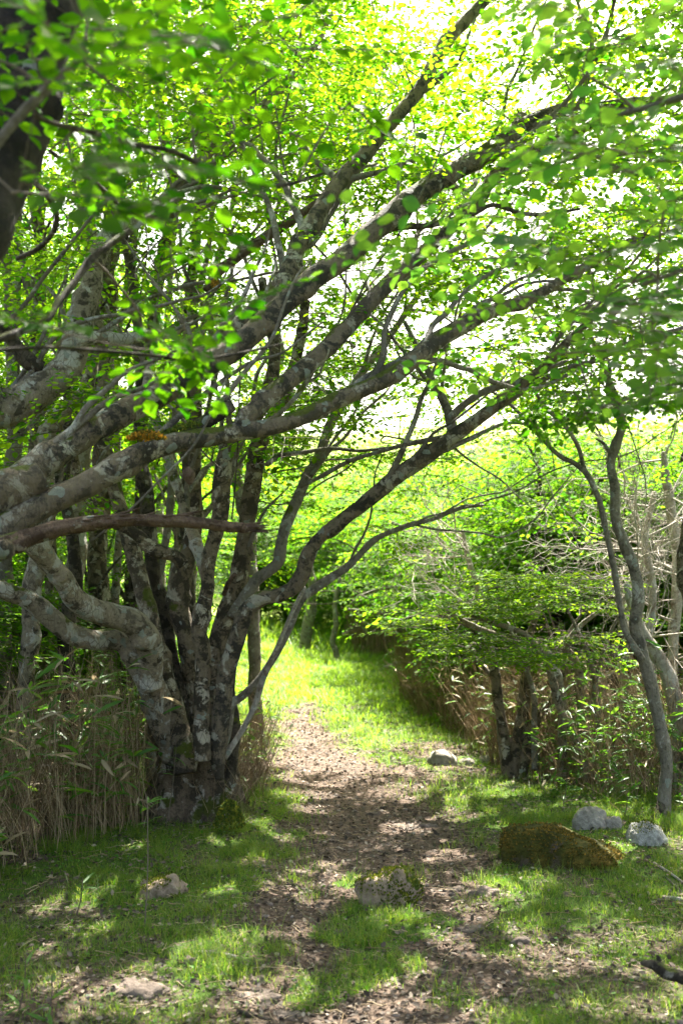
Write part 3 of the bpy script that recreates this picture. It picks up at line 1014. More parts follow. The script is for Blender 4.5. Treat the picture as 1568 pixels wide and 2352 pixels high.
big.limb("stem", D([(500, 1750, 12), (520, 1680, 11), (532, 1615, 9), (555, 1600, 9), (600, 1554, 9), (645, 1484, 9), (665, 1439, 9), (695, 1374, 9), (750, 1334, 10), (800, 1300, 8), (860, 1240, 7), (930, 1210, 6), (1000, 1190, 5), (1060, 1165, 5), (1110, 1160, 3)], 7.0, 7.6), M_BARK_GREY, 12, 0.03)
big.limb("stem", D([(515, 1740, 10), (548, 1690, 7), (585, 1620, 6), (605, 1560, 6), (640, 1480, 5), (672, 1405, 5), (698, 1350, 4)], 6.9, 6.95), M_BARK_DEAD, 10, 0.03, label="thin bare grey stick leaning beside the stems")
big.limb("stem", D([(526, 1880, 13), (530, 1790, 13), (542, 1700, 12), (540, 1640, 11), (533, 1580, 10), (540, 1480, 9), (548, 1400, 8)], 7.15, 7.4), BD, 12, 0.03)
big.limb("branch_stub", D([(515, 1365, 6), (524, 1340, 6), (540, 1318, 5)], 6.75, 6.6), M_BARK_LOG, 10, 0.02)
# the stems fuse into one fluted, mossy foot
def fused_foot(parent, origin, lobes, z0, z1, ctr, mat, nz=46, na=150):
    """lobes: list of [(z, x, y, r), ...]; outline = smooth union of the lobes at each height"""
    V = []
    th = np.linspace(0, 2 * np.pi, na, endpoint=False)
    dx, dy = np.cos(th), np.sin(th)
    for z in np.linspace(z0, z1, nz):
        acc = []
        cx, cy = np.interp(z, [c[0] for c in ctr], [c[1] for c in ctr]), np.interp(z, [c[0] for c in ctr], [c[2] for c in ctr])
        for lb in lobes:
            zz = [l[0] for l in lb]
            x, y, r = (np.interp(z, zz, [l[k] for l in lb]) for k in (1, 2, 3))
            ox, oy = x - cx, y - cy
            pr = ox * dx + oy * dy
            pe = (ox * dy - oy * dx) ** 2
            acc.append(np.where(pe < r * r, pr + np.sqrt(np.maximum(r * r - pe, 0)), 0.02))
        a = np.stack(acc)
        R = a.max(0)
        R = (R + np.roll(R, 1) + np.roll(R, -1)) / 3
        flare = 1 + 0.30 * np.exp(-max(z - z0 - 0.08, 0) / 0.07)
        P3 = np.stack([cx + dx * R, cy + dy * R, np.full(na, z)], 1)
        R = R * flare * (1 + 0.14 * fbm(P3 * np.array([11, 11, 5]), 4, 71) + 0.05 * np.sin(th * 11 + 3 * np.sin(z * 4)) * math.exp(-(z - z0) * 2.5))
        V.append(np.stack([cx + dx * R, cy + dy * R, np.full(na, z)], 1))
    V = np.concatenate(V)
    idx = np.arange(nz * na).reshape(nz, na)
    q = np.stack([idx[:-1], np.roll(idx[:-1], -1, 1), np.roll(idx[1:], -1, 1), idx[1:]], -1).reshape(-1, 4)
    top = len(V)
    V = np.vstack([V, [ctr[-1][1], ctr[-1][2], z1]])
    t = np.stack([idx[-1], np.roll(idx[-1], -1), np.full(na, top)], 1)
    return mesh_obj("trunk", V, q, t, [mat], parent=parent, origin=origin)


def lobe(rows, dd):
    o = []
    for (u, v, r) in rows:
        p = P(u, v, dd)
        o.append((p[2], p[0], p[1], r * dd / F))
    return sorted((z, x, y, r * (1.12 + 0.08 * float(sstep(0.75, 0.35, z)))) for z, x, y, r in o)


fused_foot(big.root, big.base, [
    lobe([(392, 1915, 44), (398, 1850, 48), (404, 1790, 43), (402, 1735, 37), (384, 1675, 32), (362, 1620, 20)], D0 - 0.03),
    lobe([(425, 1915, 42), (432, 1850, 42), (436, 1790, 38), (432, 1735, 32), (426, 1675, 20), (420, 1620, 8)], D0 + 0.02),
    lobe([(462, 1915, 34), (463, 1850, 34), (461, 1780, 30), (458, 1735, 28), (453, 1675, 25), (446, 1620, 16)], D0 - 0.06),
    lobe([(505, 1915, 40), (500, 1850, 37), (496, 1780, 33), (492, 1735, 29), (487, 1675, 25), (487, 1620, 16)], D0 - 0.02),
    lobe([(522, 1915, 24), (518, 1850, 23), (515, 1780, 24), (508, 1735, 23), (508, 1675, 21), (510, 1620, 14)], D0 + 0.04),
    lobe([(450, 1915, 52), (450, 1850, 50), (450, 1780, 44), (450, 1735, 36), (450, 1675, 26), (455, 1620, 10)], D0 + 0.08),
], H1(b[0], b[1]) - 0.08, P(0, 1640, D0)[2], [(0.0, P(450, 1880, D0)[0], D0), (0.7, P(445, 1680, D0)[0], D0)], M_BARK_FOOT)
M_MOSS = rock_mat("green_moss", (0.035, 0.06, 0.006), (0.10, 0.13, 0.012))


def moss_pad(parent, c, rad, seed, colors=(0.035, 0.06, 0.006), name="moss", mat=None, n=900, origin=None, hl=0.012):
    """a low cushion of short moss shoots on a surface around c"""
    r = np.random.default_rng(seed)
    a = r.uniform(0, 2 * np.pi, n)
    q = np.sqrt(r.uniform(0, 1, n))
    p = np.array(c) + np.stack([np.cos(a) * q * rad[0], np.sin(a) * q * rad[1], (1 - q ** 2) * rad[2] + r.normal(0, .002, n)], 1)
    xd = np.stack([r.normal(0, .6, n), r.normal(0, .6, n), np.ones(n)], 1)
    nn = np.stack([r.normal(0, 1, n), r.normal(0, 1, n), r.normal(0, .3, n)], 1)
    v, qd = place_leaves(p, xd, nn, r.uniform(0.7, 1.6, n) * hl, "far")
    return mesh_obj(name, v, qd, mats=[mat], parent=parent, origin=origin)


M_MOSSLEAF = island_mat("moss_shoots", [(0, (0.03, 0.055, 0.006)), (0.6, (0.09, 0.13, 0.012)), (1, (0.20, 0.19, 0.02))], 0.9, 0.25)
M_MOSSORANGE = island_mat("moss_orange", [(0, (0.05, 0.06, 0.008)), (0.4, (0.16, 0.11, 0.012)), (0.75, (0.34, 0.17, 0.015)), (1, (0.48, 0.25, 0.02))], 0.9, 0.3)
pm = P(528, 1815, 6.62)
moss_pad(big.root, (pm[0], pm[1], 0.05), (0.10, 0.10, 0.16), 5, mat=M_MOSSLEAF, origin=big.base, n=1600, hl=0.016)


def zlow(p):
    """underside of the leaf roof"""
    return p[:, 2] > 1.6 + p[:, 1] * np.interp(p[:, 0], [-5, -2.0, -0.8, 0.2, 1.0, 3.0, 5.0], [0.12, 0.10, 0.13, 0.16, 0.17, 0.20, 0.16]) + 0.25 * vnoise(p * 1.3, 77)


side_branches(big, 46, R0, 1.7, 5.5, (0.7, 2.6), rmin=0.012)
tg = cloud(900, (-3.4, 5.8, 2.2), (3.6, 12.0, 8.6), R0, lambda p: zlow(p), 0.9, 0.12, 50)
tg = np.vstack([tg, cloud(400, (-3.2, 3.2, 5.3), (3.2, 6.6, 7.5), R0, None, 0.9, 0.0, 52)])  # unseen leaves above the view, added to shade the near leaves and foreground
tg = open_gaps(tg, R0)
big.crown(tg, SPRAY_MID, M_LEAF, R0, zmin_skel=2.2, rmax=0.018, extra=1)
tg2 = []
for _ in range(70):
    u, v = R0.uniform(560, 1180), R0.uniform(820, 1060)
    tg2.append(P(u, v, R0.uniform(8.0, 12.0)))
big.crown(open_gaps(np.array(tg2), R0), SPRAY_MID, M_LEAF, R0, zmin_skel=2.0, rmax=0.012, part="low_crown", extra=1)
# thin leafy shoots low on the right side, seen against the glade
tg = []
for i in range(95):
    u, v = R0.uniform(560, 1120), R0.uniform(980, 1330)
    if v > 1000 + (1120 - u) * 0.9 + 80 and u > 900:
        continue
    tg.append(P(u, v, R0.uniform(7.6, 9.5)))
big.crown(np.array(tg), SPRAY_MID, M_LEAF, R0, zmin_skel=1.3, rmax=0.012, part="low_crown", scale=(0.6, 0.95))

# ------------------------------------------------------------------ great limbs sweeping in from the left
lt = Tree("leaning_tree", "massive lichen-spotted tree leaning in from the left edge, its great limbs sweeping over the path", "tree", (-2.35, 4.3, H1(-2.35, 4.3)))
lt.thick = 0.74
lt.limb("trunk", np.array([[-2.4, 4.3, -0.1, 0.30], [-2.35, 4.3, 0.6, 0.25], [-2.2, 4.25, 1.2, 0.22], [-1.95, 4.22, 1.62, 0.20], [-1.68, 4.25, 1.86, 0.17], [-1.45, 4.3, 2.02, 0.13], [-1.3, 4.35, 2.1, 0.09]]), M_BARK_LIMB, 30, 0.03, 0.08)
lt.limb("branch", D([(-90, 1215, 62), (-20, 1165, 60), (40, 1115, 54), (110, 1062, 46), (205, 995, 42), (300, 942, 41), (370, 895, 40), (435, 845, 38), (500, 792, 35), (560, 742, 32), (620, 690, 31), (665, 615, 30), (700, 545, 29), (745, 465, 27), (790, 400, 26), (834, 355, 25), (884, 300, 23), (934, 245, 22), (972, 185, 21), (1030, 90, 20), (1100, 15, 19), (1170, -60, 17)], 4.25, 6.6), M_BARK_LIMB, 30, 0.02, 0.07, label="upper great limb rising steeply to the right")
lt.limb("branch", D([(405, 880, 30), (470, 835, 36), (545, 790, 37), (605, 742, 36), (655, 700, 36), (725, 640, 35), (784, 600, 34), (859, 530, 34), (934, 465, 32), (1009, 410, 31), (1084, 370, 30), (1159, 325, 29), (1215, 285, 26), (1290, 255, 20), (1370, 245, 17), (1450, 235, 14), (1540, 225, 10)], 4.7, 6.0), M_BARK_LIMB, 30, 0.02, 0.07, label="thick straight limb crossing the middle of the picture")
lt.limb("branch", D([(-60, 1250, 52), (25, 1205, 46), (90, 1170, 42), (150, 1137, 40), (250, 1082, 38), (325, 1045, 37), (410, 1018, 32), (475, 1004, 29), (550, 992, 27), (650, 975, 25), (725, 947, 25), (784, 918, 26), (884, 872, 26), (959, 822, 25), (1009, 787, 25), (1059, 757, 24), (1109, 727, 23), (1159, 706, 21), (1215, 684, 18), (1300, 635, 15), (1390, 585, 13), (1480, 540, 10)], 4.2, 5.6), M_BARK_LIMB, 28, 0.02, 0.07, label="lowest great limb with an orange moss tuft")
lt.limb("branch", D([(545, 985, 22), (575, 955, 26), (625, 907, 27), (675, 865, 27), (725, 820, 27), (784, 770, 26), (834, 712, 26), (884, 660, 25), (934, 610, 24), (985, 565, 22), (1045, 510, 21), (1100, 465, 20), (1128, 412, 19), (1175, 368, 19), (1230, 342, 18), (1300, 312, 16), (1380, 275, 13), (1460, 235, 10)], 4.75, 6.2), M_BARK_LIMB, 26, 0.02, 0.08)
lt.limb("branch", D([(870, 530, 9), (920, 520, 11), (970, 518, 10), (1030, 505, 10), (1090, 488, 9), (1130, 470, 8), (1200, 490, 7), (1260, 490, 6), (1330, 480, 4)], 5.35, 5.3), M_BARK_DARK, 12, 0.03)
lt.limb("branch", D([(500, 1000, 22), (560, 985, 6), (640, 950, 7), (700, 880, 9), (740, 800, 10), (800, 740, 11), (860, 690, 11), (930, 640, 10), (1010, 590, 9), (1100, 540, 7)], 4.9, 6.8), M_BARK_GREY, 12, 0.03)
lt.limb("broken_stub", D([(405, 1030, 20), (440, 995, 22), (480, 965, 21), (512, 942, 20), (533, 930, 18)], 4.72, 4.75), M_BARK_DARK, 18, 0.02, 0.14)
lt.limb("dead_branch", D([(475, 665, 13), (500, 628, 15), (548, 592, 15), (600, 552, 15), (675, 502, 14), (735, 462, 12), (800, 430, 9)], 5.8, 6.1), M_BARK_LOG, 20, 0.02, 0.14, 0.1)
lt.limb("dead_branch", D([(-70, 1262, 34), (10, 1252, 30), (70, 1232, 24), (130, 1215, 22), (200, 1204, 21), (270, 1196, 20), (345, 1194, 18), (450, 1198, 15), (520, 1207, 14), (578, 1211, 13)], 4.1, 4.5), M_BARK_LOG, 40, 0.012, 0.20, 0.16, label="broken dead branch with peeling reddish wood")
lt.limb("broken_stub", D([(-60, 1290, 36), (-10, 1272, 33), (22, 1262, 30)], 4.0, 3.9), M_BARK_LIMB, 18, 0.02, 0.1)
# torn splinters of the dead branch
mbs = MB()
for i in range(26):
    t = R0.uniform(0, 1)
    a = P(130 + 270 * t, 1196 - 4 * t + R0.uniform(-6, 4), 4.22 + 0.2 * t)
    L = R0.uniform(0.06, 0.2)
    dd = np.array([1, R0.normal(0, 0.15), R0.normal(0.06, 0.12)])
    pl = a + dd * L * np.linspace(0, 1, 4)[:, None]
    v, q = tubes(pl[None], np.array([[0.004, 0.008, 0.005, 0.001]]), 4)
    mbs.add(v, q)
mbs.build("bark_splinter", [M_BARK_LOG], parent=lt.root, origin=lt.base)
mbs = MB()
for i in range(14):
    a = P(574, 1211 + R0.uniform(-9, 9), 4.48)
    L = R0.uniform(0.03, 0.11)
    dd = np.array([1, R0.normal(0, 0.15), R0.normal(0.02, 0.15)])
    pl = a + dd * L * np.linspace(-0.4, 1, 4)[:, None]
    v, q = tubes(pl[None], np.array([[0.004, 0.006, 0.004, 0.001]]), 4)
    mbs.add(v, q)
mbs.build("bark_splinter", [M_BARK_LOG], parent=lt.root, origin=lt.base)
pm = P(338, 1008, 4.42)
moss_pad(lt.root, (pm[0], pm[1], pm[2] - 0.005), (0.085, 0.05, 0.03), 8, mat=M_MOSSORANGE, origin=lt.base, n=900, hl=0.014)
pm = P(495, 652, 5.75)
moss_pad(lt.root, (pm[0], pm[1], pm[2] - 0.03), (0.025, 0.03, 0.05), 9, mat=M_MOSSORANGE, origin=lt.base, n=300, hl=0.014)
pm = P(392, 868, 4.6)
moss_pad(lt.root, (pm[0], pm[1], pm[2]), (0.03, 0.03, 0.02), 10, mat=M_MOSSORANGE, origin=lt.base, n=120, hl=0.016)
for (a_, b_) in (((0, 1235), (160, 1130)), ((180, 1110), (300, 1050)), ((370, 1010), (440, 985))):
    for k in range(5):
        f = k / 4
        u_, v_ = a_[0] + (b_[0] - a_[0]) * f, a_[1] + (b_[1] - a_[1]) * f
        pp = P(u_, v_ - 12, 4.35 + u_ * 0.0007)
        moss_pad(lt.root, tuple(pp - np.array([0, 0, 0.012])), (0.05, 0.03, 0.012), 300 + k, mat=M_MOSSLEAF, origin=lt.base, n=110, hl=0.012)
R1 = np.random.default_rng(33)
side_branches(lt, 44, R1, 2.0, 5.5, (0.7, 2.6), rmin=0.015)
tg = cloud(260, (0.2, 4.6, 2.4), (3.8, 8.2, 5.6), R1, lambda p: zlow(p) & (p[:, 2] > 1.6 + 0.24 * p[:, 1]), 1.0, 0.0, 60)
tg = open_gaps(tg, R1, 0.95)
lt.crown(tg, SPRAY_MID, M_LEAF, R1, zmin_skel=2.9, rmax=0.016)
tg = cloud(90, (-1.9, 5.2, 2.7), (0.6, 7.6, 5.6), R1, zlow, 1.0, 0.05, 64)
tg = open_gaps(tg, R1, 0.95)
lt.crown(tg, SPRAY_MID, M_LEAF, R1, zmin_skel=2.3, rmax=0.014)

# ------------------------------------------------------------------ dark trunk close by, upper left, with blurred leaves
nt_ = Tree("dark_leaning_tree", "dark blurred trunk slanting across the upper left corner, close in front", "tree", (-1.75, 2.45, H1(-1.75, 2.45)))
pth = D([(-160, 640, 110), (-60, 430, 112), (20, 250, 112), (80, 100, 108), (140, -60, 100), (210, -260, 90)], 2.5, 3.0)
pth = np.vstack([[[-1.78, 2.42, -0.1, 0.17], [-1.72, 2.42, 0.8, 0.14], [-1.45, 2.45, 1.7, 0.125]], pth])
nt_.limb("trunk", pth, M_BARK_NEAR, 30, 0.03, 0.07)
nt_.limb("branch", D([(-40, 380, 10), (0, 320, 12), (50, 262, 12), (100, 215, 12), (145, 175, 11), (200, 120, 8)], 2.2, 2.25), M_BARK_GREY, 12, 0.02)
nt_.limb("branch", D([(75, 262, 6), (130, 285, 6), (200, 300, 6), (300, 330, 6), (390, 345, 6), (465, 380, 6), (550, 415, 6), (650, 425, 5), (740, 400, 3)], 2.25, 2.9), M_BARK_DARK, 8, 0.02)
nt_.limb("branch", D([(-60, 800, 10), (0, 780, 10), (100, 742, 9), (135, 697, 9), (175, 647, 9), (210, 597, 9), (250, 565, 8), (300, 530, 8), (345, 498, 7), (420, 450, 5)], 2.5, 3.2), M_BARK_DARK, 10, 0.02)
nt_.limb("branch", D([(-60, 806, 4), (0, 803, 5), (100, 797, 5), (200, 802, 5), (350, 817, 5), (450, 827, 4), (575, 807, 4), (650, 790, 3)], 2.4, 3.1), M_BARK_DARK, 8, 0.02)
nt_.limb("branch", D([(115, 345, 5), (180, 395, 6), (230, 430, 6), (260, 460, 5), (300, 495, 4)], 3.0, 3.4), M_BARK_DARK, 8, 0.02)
nt_.limb("branch", D([(80, 420, 6), (110, 450, 7), (130, 490, 7), (125, 530, 7), (90, 570, 6), (40, 595, 5)], 3.1, 3.4), M_BARK_DARK, 8, 0.02)
R2 = np.random.default_rng(44)


def screen_cloud(n, box, d0, d1, r, cond=None, thr=None, seed=0):
    out = []
    while len(out) < n:
        u, v, d = r.uniform(box[0], box[1]), r.uniform(box[2], box[3]), r.uniform(d0, d1)
        if cond is None or cond(u, v, r):
            p = P(u, v, d)
            if thr is not None and vnoise(p[None] * 2.2, seed)[0] < thr:
                continue
            out.append(p)
    return np.array(out)


tA = screen_cloud(38, (-100, 820, -120, 430), 2.1, 3.5, R2, lambda u, v, r: v < 400 - u * 0.33 or r.random() < 0.16)
tB = screen_cloud(9, (100, 640, 560, 860), 2.5, 3.3, R2, lambda u, v, r: abs(v - 790) < 60 or r.random() < 0.25)
tC = screen_cloud(13, (-60, 330, -20, 620), 1.9, 2.4, R2)
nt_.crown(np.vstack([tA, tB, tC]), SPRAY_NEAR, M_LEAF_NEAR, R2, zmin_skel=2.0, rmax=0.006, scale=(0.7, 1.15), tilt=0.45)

# ------------------------------------------------------------------ leafy boughs hanging in from the right, close by
rt = Tree("overhanging_tree", "tree beyond the right edge whose dark leafy boughs, bluish from the sun veil, hang close over the path", "tree", (2.6, 2.9, H1(2.6, 2.9)))
rt.limb("trunk", np.array([[2.6, 2.9, -0.1, 0.12], [2.55, 2.9, 1.2, 0.10], [2.45, 2.95, 2.4, 0.085], [2.3, 3.0, 3.4, 0.07], [2.2, 3.1, 4.4, 0.05], [2.1, 3.2, 5.2, 0.03]]), M_BARK_GREY, 16, 0.05)
rt.limb("branch", np.array([[2.35, 2.98, 3.1, 0.04], [1.9, 2.9, 3.2, 0.026], [1.3, 2.8, 3.1, 0.016], [0.8, 2.75, 2.95, 0.008]]), M_BARK_GREY, 10, 0.04)
rt.limb("branch", np.array([[2.42, 2.95, 2.6, 0.035], [1.9, 2.9, 2.75, 0.022], [1.35, 2.85, 2.65, 0.012], [0.9, 2.9, 2.5, 0.006]]), M_BARK_GREY, 10, 0.04)
rt.limb("branch", np.array([[2.46, 2.95, 2.2, 0.03], [2.0, 3.3, 2.45, 0.018], [1.4, 3.6, 2.4, 0.011], [0.9, 3.7, 2.25, 0.006]]), M_BARK_GREY, 10, 0.04)
R3 = np.random.default_rng(55)
tD = screen_cloud(56, (1010, 1640, -80, 900), 2.0, 3.8, R3, lambda u, v, r: (v < 560 and u > 1180 + abs(v - 480) * 0.25) or (560 <= v and u > 1330 - (v - 560) * 0.02 and r.random() < 0.75) or r.random() < 0.08)
tD = np.vstack([tD, screen_cloud(16, (1180, 1640, 560, 900), 2.6, 4.2, R3)])
rt.crown(tD, SPRAY_NEAR, M_LEAF_VEIL, R3, rmax=0.007, zmin_skel=2.1, scale=(0.75, 1.3), tilt=0.35)
tE = screen_cloud(16, (1180, 1420, 880, 990), 3.3, 4.0, R3)
tE = np.vstack([tE, screen_cloud(8, (1440, 1600, 850, 960), 3.0, 3.8, R3)])
rt.crown(tE, SPRAY_NEAR, M_LEAF_NEAR, R3, rmax=0.006, zmin_skel=2.1, scale=(0.55, 0.8), tilt=0.9, part="hanging_crown")

# ------------------------------------------------------------------ trees standing behind on the left
R4 = np.random.default_rng(66)
t = Tree("old_tree", "thick old tree at the left edge, pale mossy trunk bending up behind the great limbs", "tree", (-2.9, 5.9, H1(-2.9, 5.9)))
t.thick = 0.78
t.limb("trunk", np.vstack([[[-2.95, 5.9, -0.1, 0.26], [-2.9, 5.9, 0.8, 0.21], [-2.75, 5.85, 1.7, 0.18], [-2.45, 5.8, 2.35, 0.165]], D([(-60, 965, 60), (20, 930, 58), (85, 890, 54), (145, 845, 47), (175, 790, 42), (190, 735, 38), (205, 670, 32), (215, 610, 30), (235, 560, 29), (270, 520, 24), (320, 500, 17), (380, 490, 14), (440, 482, 11), (500, 460, 6)], 5.7, 6.3)]), BP, 28, 0.025, 0.08)
t.limb("branch", D([(100, 850, 22), (60, 830, 22), (20, 770, 20), (-20, 740, 20), (-60, 700, 18)], 5.8, 5.6), BD, 16, 0.03)
t.limb("branch", D([(170, 790, 18), (230, 772, 20), (280, 776, 18), (330, 770, 16), (400, 760, 13), (440, 740, 8)], 5.8, 6.2), BP, 16, 0.03)
t.limb("branch", D([(300, 510, 12), (350, 480, 15), (400, 437, 16), (440, 390, 15), (490, 340, 14), (545, 295, 14), (600, 245, 13), (660, 190, 11), (720, 110, 9), (760, 30, 7)], 6.4, 7.4), BP, 16, 0.03, label="sunlit pale branch")
side_branches(t, 20, R4, 2.2, 5.0, (0.7, 2.2), rmin=0.012)
tg = cloud(130, (-3.8, 5.6, 3.0), (-0.6, 9.0, 7.5), R4, lambda p: zlow(p) & (p[:, 2] > 3.0), 0.9, 0.0, 90)
tg = open_gaps(tg, R4, 0.95)
t.crown(tg, SPRAY_MID, M_LEAF, R4, zmin_skel=2.6, rmax=0.014, extra=1)

back_specs = [
    ("slender pale trunk directly left of its twin, behind the upper limbs", [(150, 1640, 26), (160, 1400, 24), (185, 1150, 22), (205, 950, 21), (213, 800, 20), (212, 640, 20), (202, 520, 19), (205, 400, 19), (220, 300, 18), (245, 180, 15), (280, 60, 12), (310, -60, 9)], 9.0, 9.6, BP, 16),
    ("slender mottled trunk just right of its paler twin, behind the upper limbs", [(215, 1640, 26), (225, 1300, 23), (235, 1000, 21), (240, 800, 21), (248, 640, 20), (262, 500, 20), (257, 380, 19), (275, 270, 17), (300, 150, 14), (330, 30, 12), (360, -80, 8)], 9.4, 9.9, BM, 16),
    ("thin crooked tree with two grey stems at the far left edge", [(10, 1640, 22), (15, 1300, 19), (25, 1000, 17), (30, 830, 15), (22, 680, 14), (18, 560, 13), (20, 480, 12), (40, 380, 10), (60, 250, 8)], 8.4, 8.8, M_BARK_GREY, 14),
    ("dark upright tree standing between the great limbs and the many-stemmed tree", [(285, 1640, 20), (300, 1400, 18), (322, 1150, 16), (335, 900, 15), (350, 750, 14), (375, 600, 13), (395, 480, 12), (390, 360, 11), (370, 260, 9), (380, 120, 7)], 9.8, 10.4, BD, 14),
    ("slim pale tree seen through the stems of the big tree", [(432, 1640, 14), (440, 1300, 13), (450, 1150, 12), (452, 1050, 11), (440, 950, 11), (452, 850, 10), (470, 740, 9), (500, 600, 8), (530, 480, 6), (560, 330, 5)], 10.5, 11, BP, 14),
    ("dark straight vine-hung tree rising through the middle of the leaves", [(440, 1640, 12), (428, 1200, 11), (426, 900, 11), (432, 760, 10), (440, 620, 10), (452, 500, 9), (465, 380, 9), (490, 250, 8), (515, 125, 7), (540, 0, 5)], 8.6, 8.9, BD, 12),
    ("grey tree with a curving trunk behind the stems right of centre", [(590, 1620, 15), (585, 1350, 14), (560, 1150, 14), (540, 1080, 13), (560, 980, 12), (610, 900, 12), (640, 820, 12), (635, 740, 11), (660, 620, 9), (700, 500, 8), (760, 330, 6)], 10.5, 11.0, M_BARK_GREY, 14),
    ("shady forked trunk low among the left undergrowth", [(160, 1700, 20), (155, 1560, 18), (165, 1400, 17), (178, 1300, 16), (160, 1200, 14), (130, 1080, 13), (150, 960, 12), (170, 860, 10)], 7.8, 8.4, BD, 14),
    ("low crooked pale trunk crossing behind the great limbs on the left", [(60, 1700, 20), (70, 1400, 20), (100, 1150, 20), (110, 1010, 24), (140, 950, 22), (195, 905, 17), (212, 850, 15), (225, 815, 13), (265, 790, 10)], 7.4, 7.6, BP, 16),
]
more = [
    ("slim grey tree close behind the fork of the big tree's centre stems", 395, 505, 9.2, BP, 10), ("slim tree leaning left in the gap under the great limbs", 120, 60, 8.8, BM, 11),
    ("thin pale tree just left of the big tree's pale leaning stem", 255, 330, 9.6, BP, 9), 
    ("slim mossy tree at the left edge behind the long low limb", 60, 130, 9.9, BM, 12), ("thin leaning tree whose top crosses the upper great limb", 345, 560, 8.2, M_BARK_GREY, 9),
    ("pale thin tree between the two dark trees behind the stems", 370, 420, 11.4, BP, 9)]
for lab, u0, u1, dd_, m_, r_ in more:
    vs = [1640, 1400, 1180, 980, 780, 580, 380, 200, 60]
    rows = [(u0 + (u1 - u0) * (k / 8) ** 1.3 + R4.normal(0, 9), v_, r_ * (1.15 - 0.085 * k)) for k, v_ in enumerate(vs)]
    back_specs.append((lab, rows, dd_, dd_ + 0.6, m_, 12))
for i, (lab, rows, d0, d1, m_, sd) in enumerate(back_specs):
    pth = D(rows, d0, d1)
    x0, y0 = pth[0, 0], pth[0, 1]
    z0 = H1(x0, y0)
    pth = np.vstack([[[x0, y0, z0 - 0.1, pth[0, 3] * 1.3]], pth[pth[:, 2] > z0 + 0.2]])
    t = Tree("slender_tree", lab, "tree", (x0, y0, z0), group="slender trees behind the great limbs")
    t.limb("trunk", pth, m_, sd, 0.04, wob=0.5)
    if i == 2:
        t.limb("branch", D([(28, 800, 10), (40, 640, 11), (45, 600, 11), (62, 690, 10)], 8.5, 8.7)[:2], m_, 10, 0.04)
        t.limb("branch", D([(112, 800, 9), (95, 730, 10), (65, 670, 10), (52, 600, 9), (40, 560, 8), (45, 480, 7)], 8.6, 8.6), m_, 10, 0.04)
    side_branches(t, 5, R4, 1.8, 5.5, (0.6, 1.8), mat=m_, bias=(0.1, 0.1, 0.4), rmin=0.012)
    hi = max(pth[:, 2])
    c = pth[-1, :3]
    lo_ = np.array([c[0] - 1.9, c[1] - 1.2, max(2.2, hi - 3.4)])
    hi_ = np.array([c[0] + 1.9, c[1] + 2.2, hi + 1.2])
    tg = cloud(75 if hi > 4 else 35, lo_, hi_, R4, lambda p: zlow(p), 0.9, 0.1, 100 + i)
    tg = open_gaps(tg, R4, 0.95)
    t.crown(tg, SPRAY_BACK, M_LEAF, R4, zmin_skel=2.0, rmax=0.02)

# ------------------------------------------------------------------ slim trees on the right
R5 = np.random.default_rng(77)
bp_ = G(1524, 1872)
t = Tree("slim_tree", "slim curving tree with rough mossy foot at the right edge beside the whitish rock", "tree", (bp_[0], bp_[1], H1(bp_[0], bp_[1])))
dR = bp_[1]
t.thick = 0.88
t.limb("trunk", D([(1521, 1900, 24), (1523, 1865, 19), (1525, 1819, 16), (1529, 1744, 16), (1516, 1669, 16), (1495, 1569, 16), (1475, 1494, 17), (1460, 1429, 15), (1464, 1369, 15), (1454, 1294, 14), (1436, 1249, 14), (1414, 1190, 13), (1412, 1122, 13), (1404, 1072, 11), (1409, 1032, 13), (1424, 987, 12), (1419, 937, 11), (1405, 890, 8), (1380, 830, 6), (1350, 760, 5)], dR, dR + 0.3), M_BARK_GREY, 20, 0.02)
t.limb("branch", D([(1474, 1519, 9), (1436, 1454, 8), (1424, 1394, 8), (1406, 1294, 8), (1390, 1210, 8), (1374, 1147, 8), (1349, 1092, 8), (1320, 1065, 7), (1284, 1047, 6), (1234, 997, 5), (1184, 940, 4), (1130, 900, 3)], dR, dR + 0.1), M_BARK_GREY, 12, 0.025)
t.limb("branch", D([(1347, 1095, 6), (1338, 1070, 6), (1324, 1022, 6), (1290, 970, 6), (1249, 937, 5), (1224, 897, 4), (1170, 860, 3)], dR + 0.1, dR - 0.2), M_BARK_GREY, 10, 0.025)
t.limb("branch", D([(1416, 960, 7), (1395, 900, 6), (1400, 850, 5), (1390, 790, 4), (1420, 700, 3)], dR + .25, dR + .5), M_BARK_GREY, 10, 0.025)
t.limb("branch", D([(1402, 1040, 6), (1385, 1018, 4), (1368, 1008, 2)], dR + .2, dR + .2), M_BARK_GREY, 8, 0.02)
t.limb("root", D([(1522, 1850, 15), (1512, 1873, 12), (1490, 1888, 9), (1455, 1893, 6), (1440, 1900, 4)], dR, dR - 0.15), M_BARK_DARK, 12, 0.02, skel=False)
t.limb("root", D([(1524, 1860, 14), (1535, 1890, 11), (1548, 1925, 9), (1562, 1950, 7), (1580, 1970, 5)], dR, dR - 0.5), M_BARK_GREY, 12, 0.02, skel=False)
tg = open_gaps(cloud(190, (0.9, 5.6, 2.75), (3.6, 8.2, 4.8), R5, lambda p: p[:, 2] > 1.6 + 0.19 * p[:, 1] + 0.12 * np.maximum(0, 1.3 - p[:, 0]), 1.1, 0.0, 130), R5)
t.crown(tg, SPRAY_MID, M_LEAF, R5, rmax=0.010, zmin_skel=2.2, extra=1)

